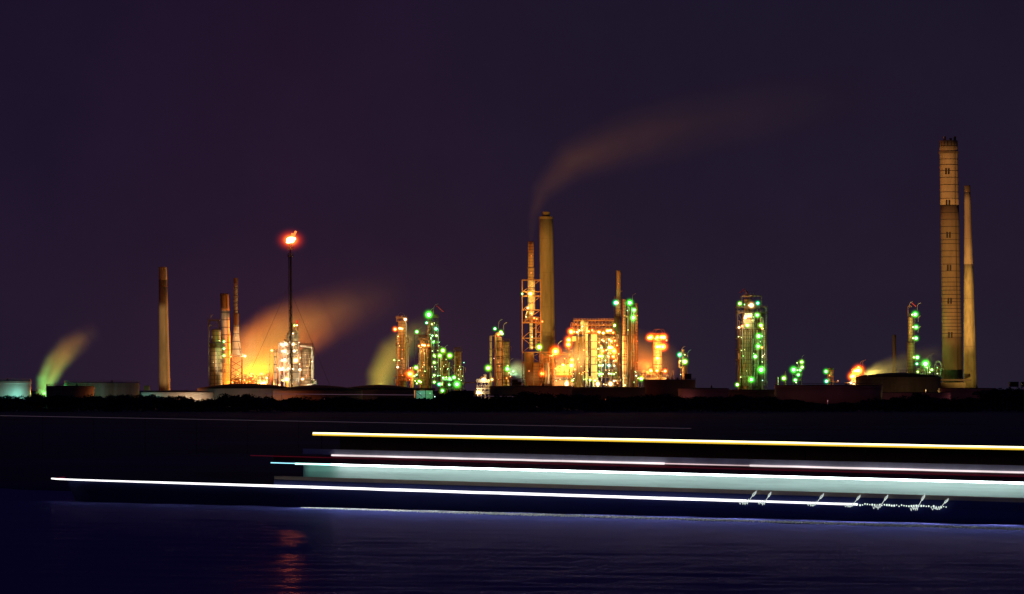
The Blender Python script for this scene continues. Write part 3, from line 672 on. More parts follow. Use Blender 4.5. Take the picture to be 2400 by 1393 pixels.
T = [(1339, 779, 'O', 1.3), (1346, 778, 'O', .8), (1353, 779, 'Y', .9), (1358, 775, 'Y', .9), (1365, 765, 'Y', .7), (1380, 777, 'O', .9), (1388, 774, 'O', .7), (1404, 779, 'Y', 1.3), (1414, 781, 'Y', 1.2), (1424, 776, 'Y', 1.5), (1431, 775, 'Y', 1.2), (1437, 780, 'O', .7),
     (1411, 797, 'Y', .8), (1415, 800, 'Y', .7), (1428, 796, 'Y', .8), (1433, 800, 'O', 1.0), (1441, 799, 'O', .6), (1404, 803, 'O', .5), (1410, 815, 'L', .9), (1413, 823, 'O', 1.0), (1428, 815, 'L', 1.5), (1434, 815, 'Y', 1.4), (1439, 823, 'O', 1.7), (1402, 818, 'L', .7), (1421, 821, 'L', .6),
     (1405, 835, 'L', 1.2), (1411, 835, 'L', 1.3), (1426, 836, 'Y', .8), (1437, 836, 'O', 1.0), (1443, 845, 'O', .7), (1403, 843, 'O', .5), (1419, 845, 'L', .6),
     (1405, 857, 'G', 1.2), (1412, 857, 'G', .9), (1427, 857, 'T', 1.2), (1440, 858, 'G', .5), (1406, 877, 'G', 1.2), (1412, 877, 'L', .8), (1427, 876, 'W', .8), (1433, 877, 'G', .7), (1439, 877, 'G', .7),
     (1368, 890, 'L', .5), (1373, 889, 'L', .9), (1383, 891, 'L', .9), (1395, 892, 'L', .9), (1401, 900, 'W', 1.7), (1431, 900, 'W', 1.8), (1415, 901, 'Y', .6), (1421, 902, 'Y', .5), (1446, 810, 'O', .6), (1450, 830, 'L', .4)]
u.lamps(T, dy=-19)
u.lamps([(1375, 760, 'O', .25, 30), (1350, 760, 'O', .25, 30), (1415, 762, 'O', .25, 30), (1392, 800, 'Y', .25, 20), (1392, 850, 'Y', .25, 20), (1358, 850, 'O', .25, 16), (1378, 870, 'Y', .25, 16)], dy=-34)  # fill lamps added to light roof deck and walls

u.dense(1340, 1400, 756, 902, 20, -20, 'OYO', 14)
u.dense(1400, 1450, 785, 902, 30, -15, 'OYLG', 26)
# ---- tall slim group
u = Unit('vent_stack', 'mottled slim stack rising from a dark column with a green lamp on each side', 'chimney', 1449, 3030)
u.shell(1445, 1454.5, 634, conc_y, yb=702, dome=0); u.shell(1443, 1456, 702, tanc, yb=742, dome=0, name='neck'); u.shell(1441, 1453, 742, steel, dome=.2, name='lower_column')
u.ring(1438, 1458, 702); u.pipe([(1459, 682), (1452, 685)], .3, rusty); u.ring(1439, 1456, 742); u.ladder(1440, 705, 905, -5)
u.frame(1440, 1456, 742, None, (760, 780, 800, 822, 845, 868, 888), depth=8, r=.2)
u.lamps([(1443, 710, 'G', 1.7), (1447, 710, 'L', .9), (1440, 763, 'G', 1.4), (1447, 779, 'L', .5), (1451, 829, 'L', .4)], dy=-7); u.lamps([(1449, 730, 'O', .2, 30), (1450, 665, 'O', .22, 60)], dy=-18)  # second list is added fill for neck and shaft
u = Unit('ochre_column', 'tall ochre column with clamp rings and a wider foot in front of the dark column', 'column', 1463, 2990)
u.shell(1459.5, 1466, 701, tanc, yb=787, dome=.6); u.shell(1459, 1468, 787, creamc, yb=884, dome=.1, name='lower_shell'); u.shell(1459.5, 1470, 884, creamc, dome=.1, name='skirt')
for y in (745, 787, 800, 832, 845, 877): u.ring(1458, 1469, y, rail=False, mat=steel)
u.lamps([(1464, 740, 'O', .22, 34), (1464, 820, 'O', .25, 30), (1464, 880, 'Y', .25, 26), (1464, 903, 'Y', .8)], dy=-16)  # the three tiny lamps are added fill
u = Unit('ladder_tower', 'dark latticed column carrying green lamps on its right side', 'tower', 1479, 3000)
u.shell(1472, 1487, 716, steel, dome=.3); u.frame(1470, 1489, 712, None, (726, 744, 765, 785, 806, 828, 850, 876, 895), depth=10, r=.22); u.pipe([(1470, 900), (1471, 742), (1467, 742)], .4, galv, -7)
u.davit(1482, 706, 6); u.lamps([(1476, 710, 'G', 2.0), (1486, 727, 'G', 1.7), (1484, 745, 'G', 1.7)], dy=-8)
u.dense(1470, 1492, 716, 900, 16, -8, 'GL', 5)
u = Unit('amber_column', 'thin amber column with a rounded head on the right edge of the tall group', 'column', 1491.5, 3010)
u.shell(1489, 1494.5, 710, tanc, dome=.8); 
for y in (730, 775, 810): u.ring(1487, 1496, y, rail=False)
u.lamps([(1494, 740, 'O', .22, 30), (1494, 800, 'O', .25, 30), (1494, 850, 'O', .25, 30)], dy=-15)  # tiny lamps added as fill along the column
u = Unit('valve_frame', 'low valve frame with a green lamp between the amber column and the glowing tower', 'frame', 1500, 2980)
u.frame(1488, 1512, 876, None, (876, 890), depth=8, cols=4, r=.22, clutter=5); u.davit(1507, 880, 6); u.lamps([(1503, 888, 'G', 1.8), (1491, 881, 'T', .7), (1496, 887, 'L', .6), (1486, 896, 'L', .4)], dy=-8)
b = MB().box(u.P(1508, 885, 2), u.P(1562, 892, 30)); u.part('pale_roof', b, tankw)
# glowing tower
u = Unit('glowing_tower', 'blazing white orange tower with a wide railed crown of lamps', 'tower', 1542, 2990)
u.shell(1531, 1551, 792, creamc, xb0=1530, xb1=1553, dome=.2); u.ring(1519, 1563, 795, mat=rusty, th=.8, posts=14); u.ring(1527, 1556, 815, mat=rusty); u.ring(1522, 1564, 868, mat=steel, posts=14)
u.frame(1522, 1562, 868, None, (875,), depth=14, cols=5, r=.22); u.pipe([(1545, 790), (1541, 783)], .5, rusty)
for x in (1530, 1536, 1552, 1558): u.davit(x, 788, 5.5, 1 if x < 1545 else -1, rusty)
u.frame(1526, 1560, 782, 795, (788,), depth=8, cols=5, r=.18, mat=rusty)
u.lamps([(1521, 792, 'O', 1.2), (1526, 791, 'O', 1.5), (1537, 794, 'O', .9), (1541, 791, 'O', 1.4), (1550, 791, 'O', 1.6), (1556, 791, 'O', 1.8), (1562, 798, 'O', .5), (1540, 813, 'O', 1.7), (1546, 813, 'O', 1.6), (1554, 813, 'O', 1.9), (1541, 840, 'O', 1.8, 3),
         (1525, 869, 'O', 1.3), (1540, 869, 'O', 1.2), (1559, 870, 'O', 1.2), (1543, 852, 'O', .5, 20)], dy=-13)
u.lamps([(1540, 826, 'O', .3, 60), (1541, 860, 'Y', .3, 60), (1541, 885, 'O', .3, 20)], dy=-24)  # fill lamps added to brighten the shell
u.dense(1524, 1562, 868, 900, 8, -10, 'OY', 4)
u = Unit('aframe', 'dim pair of leaning struts right of the glowing tower', 'strut frame', 1575, 3010)
b = MB()
for x0, x1 in ((1570, 1572), (1576, 1584), (1575, 1571), (1579, 1579)): b.beam(u.P(x0, 868), u.P(x1, 905), .25)
u.part('strut', b, galv); u.lamps([(1575, 893, 'O', .12, 20)], dy=-10)  # tiny lamp added as fill for the struts
# small green lit column
u = Unit('short_green_column', 'short column with crooked pipe and two green lamps at the end of the dark wall', 'column', 1601, 2980)
u.frame(1595, 1608, 828, None, (835, 845, 856), depth=6, r=.2, clutter=3); u.pipe([(1592, 846), (1592, 861), (1600, 862), (1600, 890)], .5, creamc, -4); u.shell(1600, 1606, 858, rusty, dome=.2, dy=-1); u.pipe([(1611, 843), (1611, 885)], .3, rusty)
u.davit(1598, 830, 6); u.davit(1612, 838, 6); u.ring(1593, 1609, 833); u.lamps([(1593, 832, 'G', 1.5), (1605, 848, 'G', 2.1), (1595, 846, 'L', .5), (1604, 880, 'O', .25, 8)], dy=-7)  # the tiny orange lamp is added fill

u.dense(1593, 1610, 830, 885, 5, -5, 'GL', 2)
# ---- isolated square tower
u = Unit('square_tower', 'isolated square process tower with pipework frame, green lamps up its right side', 'tower', 1761, 2990)
u.frame(1727, 1795, 722, None, (722, 735, 771, 795, 820, 845), depth=22, cols=4, mat=steel, r=.36, clutter=8, deck=True)
u.shell(1744, 1761, 700, tanc, yb=733, name='head', dome=.3); u.shell(1740, 1762, 733, tanc, dome=.1); u.shell(1764, 1790, 730, steel, dome=.3, name='side_column', dy=4); u.shell(1730, 1740, 772, steel, dome=.2, name='flank_column')
u.pipe([(1737, 722), (1737, 697), (1739, 694), (1782, 694), (1784, 697), (1784, 722)], .45, clad, -6)
u.pipe([(1753, 700), (1753, 685), (1745, 682)], .4, rusty); u.davit(1757, 700, 6); u.davit(1765, 700, 6); u.davit(1749, 690, 5, -1, red=True); u.ring(1742, 1770, 697, mat=rusty)
for x, r_ in ((1733, .5), (1739, .4), (1744, .5), (1749, .35), (1754, .5), (1759, .4), (1772, .4), (1790, .6)): u.pipe([(x, 905), (x, 775)], r_, clad, -12)
u.pipe([(1732, 770), (1741, 760), (1744, 735)], .7, tankw, -12); b = MB().box(u.P(1744, 735, -12), u.P(1761, 747, -9)); u.part('panel', b, creamc)
b = MB().box(u.P(1740, 749, -13), u.P(1764, 771, -11)); u.part('louvre_panel', b, clad)
u.ladder(1766, 735, 905, -13, galv); u.ladder(1793, 722, 905, -12, galv); u.davit(1786, 858, 7); u.pipe([(1733, 880), (1752, 882), (1752, 905)], .5, clad, -13)
u.lamps([(1734, 712, 'G', 1.3), (1776, 711, 'G', 1.2), (1745, 714, 'G', .5), (1761, 716, 'W', 2.0), (1755, 716, 'Y', .6), (1775, 739, 'G', 1.7), (1747, 745, 'W', 1.4), (1754, 742, 'O', .9), (1758, 740, 'W', .6), (1752, 763, 'G', 1.2), (1783, 763, 'G', 1.4), (1732, 768, 'W', .8), (1740, 765, 'O', .6), (1786, 770, 'O', .5),
         (1778, 788, 'G', 1.7), (1786, 788, 'G', .5), (1777, 812, 'G', 1.6), (1786, 815, 'O', .6), (1770, 836, 'G', 1.6), (1787, 837, 'L', .5), (1784, 867, 'G', 2.3), (1761, 890, 'G', 1.8), (1728, 902, 'G', 1.5), (1787, 892, 'T', .4)], dy=-17)
u.lamps([(1745, 820, 'Y', .3, 9), (1750, 870, 'Y', .3, 9)], dy=-30)  # added fill on the lower tower
u.dense(1730, 1794, 735, 902, 34, -14, 'GGLW', 16)
# low green groups
u = Unit('stepped_rack', 'small stepped rack with a slanting cluster of six green lamps', 'rack', 1870, 3000)
u.frame(1858, 1878, 868, None, (868, 880, 893), depth=8, cols=3, r=.22, clutter=4); u.frame(1870, 1882, 848, 868, (850, 860), depth=8, r=.2); u.davit(1880, 846, 5)
u.lamps([(1860, 867, 'G', 1.9), (1879, 849, 'G', 1.4), (1880, 861, 'G', 1.4), (1875, 868, 'G', 1.1), (1871, 879, 'G', 1.5), (1864, 891, 'G', 1.5), (1868, 851, 'L', .5), (1869, 868, 'L', .6), (1866, 897, 'L', .5)], dy=-7)
u = Unit('stub_column', 'little white post and rusty column with one green lamp near the dark tanks', 'column', 1837, 3000)
u.shell(1822, 1825, 884, creamc, dome=.3); u.shell(1838, 1843, 878, rusty, dome=.3, name='side_shell'); u.ring(1834, 1845, 892); u.pipe([(1841, 879), (1841, 870)], .3, rusty); u.lamps([(1837, 887, 'G', 1.6), (1824, 892, 'L', .15, 15)], dy=-6)  # the tiny lamp by the post is added fill
u = Unit('small_pump_tower', 'small rusty pump tower with two green lamps one above the other', 'tower', 1943, 3000)
u.frame(1940, 1952, 868, None, (870, 884, 895), depth=6, r=.25, mat=rusty, clutter=4); u.shell(1942, 1947, 868, rusty, dome=.3); u.pipe([(1950, 895), (1966, 897)], .4, rusty); u.lamps([(1936, 871, 'G', 1.4), (1937, 894, 'G', 1.3), (1944, 880, 'O', .3, 8), (1964, 893, 'O', .3, 8)], dy=-7)  # the two tiny orange lamps are added fill
u = Unit('orange_jetty_tower', 'stubby tower blazing orange at the left end of the domed tank', 'tower', 2003, 2700)
u.frame(1997, 2012, 872, None, (872, 884, 896), depth=6, r=.25, mat=creamc, clutter=4, cols=3); u.frame(2006, 2022, 862, 876, (866,), depth=5, r=.2, mat=rusty, cols=3); u.davit(2016, 862, 5); u.davit(2022, 860, 5)
u.pipe([(1980, 898), (1997, 897)], .3, creamc)
u.lamps([(2013, 869, 'O', 2.0), (2008, 869, 'O', 1.5), (2003, 870, 'O', 1.0), (2000, 882, 'O', 1.6), (1996, 883, 'O', 1.3), (1994, 898, 'W', .9), (2001, 900, 'Y', .8), (2012, 861, 'O', .6)], dy=-6)
# right hand column group
u = Unit('thin_chimney', 'thin dim chimney seen through pale steam near the right', 'chimney', 2096, 3100)
u.shell(2092, 2100, 785, conc_dark, dome=0); u.lamps([(2102, 850, 'O', .12, 20)], dy=-14)  # tiny lamp added as fill for the shaft
u = Unit('right_column', 'two stage column with a vertical row of green lamps near the tallest chimney', 'column', 2136, 3000)
u.shell(2128, 2140, 743, tanc, yb=803, dome=.2); u.shell(2126, 2144, 803, tanc, dome=.05, name='lower_shell'); u.ring(2124, 2148, 803); u.ring(2127, 2150, 743); u.pipe([(2128, 742), (2128, 720), (2132, 715), (2137, 720)], .35, rusty)
for y in (743, 773, 800, 845): u.ring(2138, 2152, y, dy=-3)
u.davit(2132, 722, 5, 1, red=True); u.davit(2150, 728, 6); u.davit(2152, 755, 5); u.davit(2152, 780, 5); u.ladder(2141, 745, 880, -5)
u.lamps([(2145, 737, 'G', 1.7), (2138, 738, 'L', .8), (2147, 767, 'G', 1.4), (2140, 767, 'L', .6), (2147, 793, 'G', 1.7), (2140, 793, 'L', .7), (2150, 838, 'G', 1.8), (2142, 838, 'L', .8)], dy=-7); u.lamps([(2132, 780, 'O', .2, 10)], dy=-16)  # second list is added fill for the upper shell
u = Unit('green_pipe_group', 'green lit tangle of vessels with a hooped pipe at the foot of the tallest chimney', 'rack', 2178, 2990)
u.frame(2148, 2182, 857, None, (857, 872), depth=12, cols=5, r=.22, clutter=7); u.shell(2172, 2181, 848, galv, dome=.7); u.shell(2162, 2170, 862, galv, dome=.6, name='side_shell')
u.pipe([(2192, 885), (2191, 858), (2194, 850), (2199, 847), (2204, 850), (2207, 858), (2206, 885)], .8, galv); u.davit(2174, 848, 5); u.davit(2182, 843, 5); u.frame(2183, 2206, 872, None, (872,), depth=10, cols=4, r=.2, clutter=5)
u.lamps([(2149, 853, 'G', 1.1), (2169, 853, 'G', 2.6), (2184, 867, 'G', 1.2), (2151, 872, 'L', .9), (2197, 876, 'L', .5), (2179, 873, 'L', .6), (2197, 862, 'G', .3, 10)], dy=-9)  # the last tiny lamp is added fill

u.dense(2148, 2204, 855, 900, 16, -9, 'GGL', 9)
# ---- the two power station chimneys
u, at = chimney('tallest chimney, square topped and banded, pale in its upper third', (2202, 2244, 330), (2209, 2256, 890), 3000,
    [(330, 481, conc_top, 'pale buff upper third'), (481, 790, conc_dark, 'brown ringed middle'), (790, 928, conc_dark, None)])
ys = [343, 360, 374, 387, 401, 417, 434, 451, 466, 482, 499, 515, 532, 548, 563, 572, 589, 603, 620, 636, 651, 662, 672, 681, 691, 701, 708, 716, 724, 733, 742, 750, 758, 766, 774, 782]
rings(u, at, ys, .42, .1)
rings(u, at, (358,), 1.6, .7, conc_dark, 'gallery')
b = MB(); cx, r, z = at(336)
for i in range(16):
    a = 2*PI*(i+.5)/16; b.box((cx+(r-.1)*math.cos(a)-.3, 3000+(r-.1)*math.sin(a)-.2, z-2.2), (cx+(r-.1)*math.cos(a)+.3, 3000+(r-.1)*math.sin(a)+.2, z+1.0))
u.part('vent_slot', b, seam)
for y in (402, 476, 551, 628, 705, 785):
    for dx in (-9, -3):
        cx, r, z = at(y); xx = cx+dx*.33; yy = 3000-math.sqrt(max(0, r*r-(dx*.33)**2))
        b = MB().box((xx-.7, yy-.25, z-2.6), (xx+.7, yy+.4, z+2.0)); u.part('opening', b, seam)
for x in (2214, 2228, 2238):
    b = MB().lathe(PX(x, 3000), 3000, [(1.0, PZ(331, 3000)), (1.0, PZ(320, 3000) if x != 2228 else PZ(324, 3000))], 10); u.part('flue', b, conc_top)
b = MB().beam(u.P(2236, 340, -7.5), u.P(2242, 900, -8.2), .12); u.part('ladder', b, seam)
flood('added unseen floodlight lighting the tallest chimney', 2205, 2740, 2226, 590, 3000, (1, .50, .19), 2.6e6, 31)
u, at = chimney('slim pale yellow chimney right of the tallest one', (2260.5, 2274, 435), (2258, 2290, 908), 2950,
    [(435, 450, conc_dark, 'sooty rim'), (450, 620, conc, None), (620, 928, conc_y, None)])
rings(u, at, (560, 623, 700, 812), .3, .05, conc_dark)
flood('added unseen floodlight lighting the slim yellow chimney', 2285, 2660, 2274, 740, 2950, (1, .64, .18), 1.6e6, 23)
u = Unit('boiler_house', 'flat roofed low block at the foot of the tallest chimney', 'building', 2236, 2900)
b = MB().box(u.P(2200, 897, -5), (u.P(2262, 0).x, 2915, G0)); u.part('wall', b, conc); b = MB().box(u.P(2198, 889, -12), u.P(2272, 893.5, 20)); u.part('roof', b, steel)

# ------------------------------------------------------------------ storage tanks
def tank(label, x0, x1, yt, Y, mat, peak=0, roof=None, rail=False, group=None, stair=False, wind=True):
    u = Unit('storage_tank', label, 'tank', (x0+x1)/2, Y, group)
    r = (x1-x0)/2*Y/F; cx = PX((x0+x1)/2, Y); zt = PZ(yt, Y)
    b = MB().lathe(cx, Y, [(r, G0), (r, zt)], 96); u.part('wall', b, mat, smooth=True)
    zp = (peak*Y/F) if peak else .2
    b = MB().lathe(cx, Y, [(r+.15, zt+.003), (r+.15, zt+.25), (r*.75, zt+.25+zp*.42), (r*.45, zt+.25+zp*.78), (r*.18, zt+.25+zp*.97), (.5, zt+.25+zp)], 96); u.part('roof', b, roof or roofm, smooth=True)
    if wind:
        b = MB().lathe(cx, Y, [(r+.5, zt-1.6), (r+.5, zt-1.3)], 96); u.part('wind_girder', b, mat)
    if rail:
        b = MB(); n = 60
        pts = [(cx+r*math.cos(2*PI*i/n), Y+r*math.sin(2*PI*i/n), zt+1.35) for i in range(n+1)]; b.tube(pts, .09, 3)
        for i in range(n): b.beam((pts[i][0], pts[i][1], zt), pts[i], .08)
        u.part('railing', b, steel)
    if stair:
        b = MB(); n = 14
        for i in range(n):
            a = -PI*.5-.5+i*.05; b.beam((cx+(r+.5)*math.cos(a), Y+(r+.5)*math.sin(a), G0+(zt-G0)*i/n), (cx+(r+.5)*math.cos(a+.05), Y+(r+.5)*math.sin(a+.05), G0+(zt-G0)*(i+1)/n), .2)
        u.part('stair', b, galv)
    b = MB().lathe(cx+r*.3, Y-r*.3, [(.5, zt), (.5, zt+1.6), (.1, zt+2.0)], 8); u.part('roof_vent', b, steel)
    return u
tk1 = tank('white tank cut by the left edge, lit bright teal on its right side', -75, 72, 893.5, 2500, tankw, 0, rail=True, stair=True)
tk2 = tank('small dim tan tank with a ladder frame, in front of the streaked tank', 109, 221, 906, 2380, pbr('tan_tank_paint', (.26, .20, .13), .75, 0, .3, .06, .3), 1, rail=True)
b = MB()
tk2.frame(137, 152, 903, None, (910, 918, 926), depth=3, dy=-18.5, r=.1, mat=galv, deck=False)
tk3 = tank('wide grey blue tank with rust streaks running down its wall', 152, 326, 898, 2560, tankrust, 1, rail=True, stair=True)
tk4 = tank('low tank with pinkish lit wall beneath the lone left chimney', 331, 500, 920, 2480, tankw, 4)
tk5 = tank('low pale walled tank with dark domed roof below the orange steam', 463, 690, 911, 2560, tankw, 11, wind=False)
tk6 = tank('dark domed tank behind the foot of the flare mast', 640, 850, 916, 2460, tankd, 12, wind=False)
tk7 = tank('dark domed tank in front of the green steam', 790, 985, 914, 2560, tankd, 11, wind=False)
tk9 = tank('long dark walled tank below the thick chimney', 1147, 1340, 906, 2500, tankd, 1)
tk9b = tank('dark tank below the large orange lit unit', 1325, 1512, 909, 2560, tankd, 1)
tk10 = tank('dark tank below the glowing tower', 1508, 1630, 891, 2600, tankd, 0, rail=True)
tk11 = tank('small brownish tank between the dark wall and the square tower', 1590, 1708, 911, 2420, tankp, 0)
tk12 = tank('small dark tank at the foot of the square tower', 1690, 1830, 914.5, 2500, tankd, 0)
tk13 = tank('broad dim plum coloured tank left of the orange jetty tower', 1816, 2068, 904, 2420, tankp, 1, rail=True)
tk14 = tank('big dim pale tank with shallow domed roof below the right steam', 2006, 2204, 884, 2620, conc, 9, rail=True)
tk14.frame(2108, 2139, 868, 878, (868,), depth=4, dy=-6, r=.14, cols=6, deck=False)
tk15 = tank('low pink walled tank under the tallest chimney', 2068, 2227, 921, 2380, tankp, 0)
tk16 = tank('low reddish tank at the far right below the slim chimney', 2200, 2334, 911, 2480, tankp, 0)
# black silhouettes on the wall tops
for lb, x0, x1, y0, y1, Y in (('small dark hut on posts on the dark tank by the short green column', 1604, 1620, 877, 889, 2600), ('small dark hut behind the tank rims at the far right', 2366, 2386, 896, 907, 2480), ('dark hut cut by the right edge behind the trees', 2394, 2412, 896, 907, 2480), ('little pinkish hut left of the lone chimney foot', 338, 351, 905, 915, 2600)):
    u = Unit('hut', lb, 'hut', (x0+x1)/2, Y)
    b = MB().box(u.P(x0, y0, -3), u.P(x1, y1, 3)); u.part('wall', b, pbr('hut_boards', (.05, .035, .035), .8) if x0 != 338 else tankp)
    b = MB().box(u.P(x0-1, y0-.8, -3.4), u.P(x1+1, y0-.01, 3.4)); u.part('roof', b, roofm)
    b = MB()
    for x in (x0+1, x1-1):
        for dy in (-2.5, 2.5): p = u.P(x, y1, dy); b.beam(p, (p.x, p.y, G0), .25)
    u.part('leg', b, steel)
# open green lit shed
u = Unit('open_shed', 'open fronted shed washed in green light beside a fire orange post', 'shed', 990, 2450)
b = MB().box(u.P(975, 916, 4), (u.P(1014, 0).x, 2454.6, G0)); u.part('back_wall', b, tankw)
b = MB().box(u.P(963, 910, -5), u.P(1020, 914.5, 5)); u.part('roof', b, roofm)
b = MB()
for x in (966, 998, 1017): p = u.P(x, 914.5, -4.5); b.beam(p, (p.x, p.y, G0), .3)
b.beam(u.P(970, 914, -4.6), u.P(990, 930, -4.6), .25); u.part('post', b, black)
u.lamps([(1008, 922, 'G', .25, 14), (985, 922, 'T', .2, 10)], dy=0)
u = Unit('short_orange_post', 'short glowing orange white post beside the open shed', 'post', 972, 2440)
b = MB().beam(u.P(972, 915), u.P(972, 929), .35, 8); p = u.P(972, 929); b.beam(p, (p.x, p.y, G0), .3); u.part('tube', b, emis('orange_tube', (1, .40, .12), .55))
# faint light trail built as a glowing pipe before the middle tanks
u = Unit('light_trail', 'long thin pale light trail running along the top of the trees before the middle tanks', 'light_trail', 970, 2300)
b = MB().tube([u.P(620, 923.5), u.P(980, 926.2), u.P(1325, 932)], .11, 6); u.part('pipe', b, emis('pale_trail_glow', (.60, .32, .52), .16))
b = MB()
for x in range(625, 1325, 35): p = u.P(x, 924+(x-620)*.0105); b.beam(p+Vector((0, 0, -.2)), (p.x, p.y, G0), .12)
u.part('support', b, black)

# yard lamps at the left end, then unseen fill lamps added to brighten tanks
def low_lamp(label, px, py, Y, k, s, power):
    p = Vector((PX(px, Y), Y, PZ(py, Y)))
    u = bpy.data.objects.new('yard_or_fill_lamp', None); COL.objects.link(u); u.location = (p.x, p.y, G0); tag(u, label, 'lamp')  # carries seen yard lamps and added unseen fill alike
    b = MB().beam((0, .8, 0), (0, .8, p.z-G0+.6), .12, 6); link('post', b.mesh('post', black), u)
    lamp(u, px, py, Y, k, s, power)
low_lamp('teal yard lamp shining through the trees at the left edge', 15, 933, 2440, 'T', 1.2, 1)
low_lamp('yard lamp washing the right side of the left edge tank in teal', 64, 930, 2478, 'T', .35, 42)
low_lamp('green yard lamp in the gap between the two left tanks', 104, 922, 2520, 'G', .8, 8)
low_lamp('added fill lamp behind the small tan tank', 128, 925, 2450, 'T', .2, 80)
low_lamp('added fill lamp behind trees before the streaked tank', 268, 935, 2440, 'T', .2, 260)
low_lamp('added orange fill lamp beside the low tank left end', 340, 934, 2400, 'O', .2, 300)
low_lamp('added orange fill lamp before the low tank under the chimney', 385, 938, 2380, 'O', .2, 120)
low_lamp('added fill lamp before the pale tank below the steam', 500, 936, 2440, 'W', .2, 300)
low_lamp('added fill lamp before the pale tank right half', 600, 938, 2420, 'O', .2, 200)
low_lamp('added fill lamp in front of the dark domed tank', 760, 938, 2330, 'P', .2, 32)
low_lamp('added fill lamp in front of the long dark tank', 1260, 938, 2400, 'P', .2, 24)
low_lamp('added fill lamp in front of the middle dark tank', 1420, 938, 2430, 'O', .2, 90)
low_lamp('added fill lamp near the dark tank below the glowing tower', 1570, 938, 2400, 'P', .2, 24)
low_lamp('added fill lamp before the brownish tank', 1690, 938, 2330, 'P', .2, 24)
low_lamp('added fill lamp before the broad plum tank', 1940, 940, 2330, 'P', .2, 48)
low_lamp('added fill lamp before the low pink tank', 2150, 940, 2300, 'P', .2, 48)
low_lamp('added fill lamp before the reddish tank at far right', 2290, 940, 2380, 'P', .2, 60)
low_lamp('added yellow fill lamp before the big domed tank', 2170, 915, 2500, 'Y', .2, 160)

# ------------------------------------------------------------------ trees
def tree_meshes(seed):
    R = random.Random(seed); b = MB()
    # crown: several lobes of leaf clumps
    lobes = [(R.uniform(-.32, .32), R.uniform(-.3, .3), R.uniform(.30, .80), R.uniform(.18, .30)) for _ in range(11)]+[(0, 0, .6, .36), (0, 0, .35, .34)]
    for (x, y, z, r_) in lobes:
        for k in range(95):
            th = R.uniform(0, 2*PI); ph = math.acos(R.uniform(-1, 1)); q = r_*R.uniform(.55, 1.08)
            c = Vector((x+q*math.sin(ph)*math.cos(th), y+q*math.sin(ph)*math.sin(th), z+q*math.cos(ph)*.8))
            a = Vector((R.gauss(0, 1), R.gauss(0, 1), R.gauss(0, 1))).normalized(); u_ = a.orthogonal().normalized(); w_ = a.cross(u_); s_ = R.uniform(.03, .065)
            b.add([c-u_*s_, c+w_*s_*.6, c+u_*s_, c-w_*s_*.6], [(0, 1, 2, 3)])
    cr = b.mesh('crown', leaf)
    b = MB(); b.lathe(0, 0, [(.035, 0), (.022, .3), (.012, .6)], 7)
    for k in range(6):
        th = R.uniform(0, 2*PI); b.beam((0, 0, R.uniform(.22, .45)), (math.cos(th)*.28, math.sin(th)*.28, R.uniform(.5, .75)), .009, 4)
    return cr, b.mesh('trunk', bark)
TM = [tree_meshes(i) for i in range(8)]
def tree(px, ytop, Y, wid, label, group):
    o = bpy.data.objects.new('tree', None); COL.objects.link(o); o.location = (PX(px, Y), Y, G0-.05); tag(o, label, 'tree', group)
    hgt = PZ(ytop, Y)-G0; cr, tr = random.choice(TM); a = random.uniform(0, 6.28)
    for nm, me in (('trunk', tr), ('crown', cr)):
        c = link(nm, me, o); c.scale = (wid*Y/F*1.25, wid*Y/F*1.25, hgt); c.rotation_euler = (0, 0, a)
# silhouette line of the tree tops (row against column)
TOPS = [(0, 934), (40, 928), (70, 926), (110, 930), (160, 926), (185, 926), (240, 933), (300, 926), (340, 926), (375, 925), (430, 933), (480, 934), (570, 922), (620, 932), (700, 934), (800, 930), (880, 934), (960, 928), (1000, 934), (1050, 914), (1075, 914), (1110, 926), (1145, 934),
        (1200, 924), (1240, 920), (1300, 922), (1370, 920), (1410, 934), (1460, 930), (1520, 924), (1560, 926), (1600, 934), (1660, 930), (1740, 928), (1800, 930), (1850, 934), (1900, 944), (1945, 943), (2000, 946), (2060, 942), (2130, 926), (2170, 922), (2215, 934), (2250, 930), (2290, 936), (2340, 916), (2400, 910), (2450, 912)]
def top_at(x):
    for (a, ya), (b_, yb) in zip(TOPS[:-1], TOPS[1:]):
        if a <= x <= b_: return ya+(yb-ya)*(x-a)/(b_-a)
    return 926
x = -30
while x < 2450:
    w_ = random.uniform(26, 52); tree(x, top_at(x)+random.uniform(-6, 4)-1, random.uniform(2060, 2160), w_, 'black silhouetted tree in the shoreline belt below the tanks', 'trees along the far shore'); x += w_*.62
tree(1068, 911, 2040, 66, 'broad rounded tree rising dark in front of the lowest green lamps', None)
tree(2350, 908, 2040, 110, 'tallest broad dark tree at the far right of the shore', None)
x = -40
while x < 2460:
    w_ = random.uniform(34, 60); tree(x, top_at(x)+random.uniform(4, 9), random.uniform(1930, 2010), w_, 'black silhouetted tree in the shoreline belt below the tanks', 'trees along the far shore'); x += w_*.62
b = MB(); R = random.Random(5)
for i in range(16000):
    px = R.uniform(-60, 2460); Y = R.uniform(1840, 1925); c = Vector((PX(px, Y), Y, G0+R.uniform(0, 4.2)*abs(math.sin(px*.013)+math.sin(px*.031+1))*.6+R.uniform(0, 1.5)))
    a = R.uniform(0, PI); u_ = Vector((math.cos(a), math.sin(a), R.uniform(-.4, .4)))*R.uniform(.4, .9); w_ = Vector((0, R.uniform(-.3, .3), 1))*R.uniform(.3, .7)
    b.add([c-u_, c+w_, c+u_, c-w_], [(0, 1, 2, 3)])
o = link('undergrowth', b.mesh('undergrowth', leaf)); tag(o, 'dark scrub at the foot of the shoreline trees', 'scrub', kind='stuff')

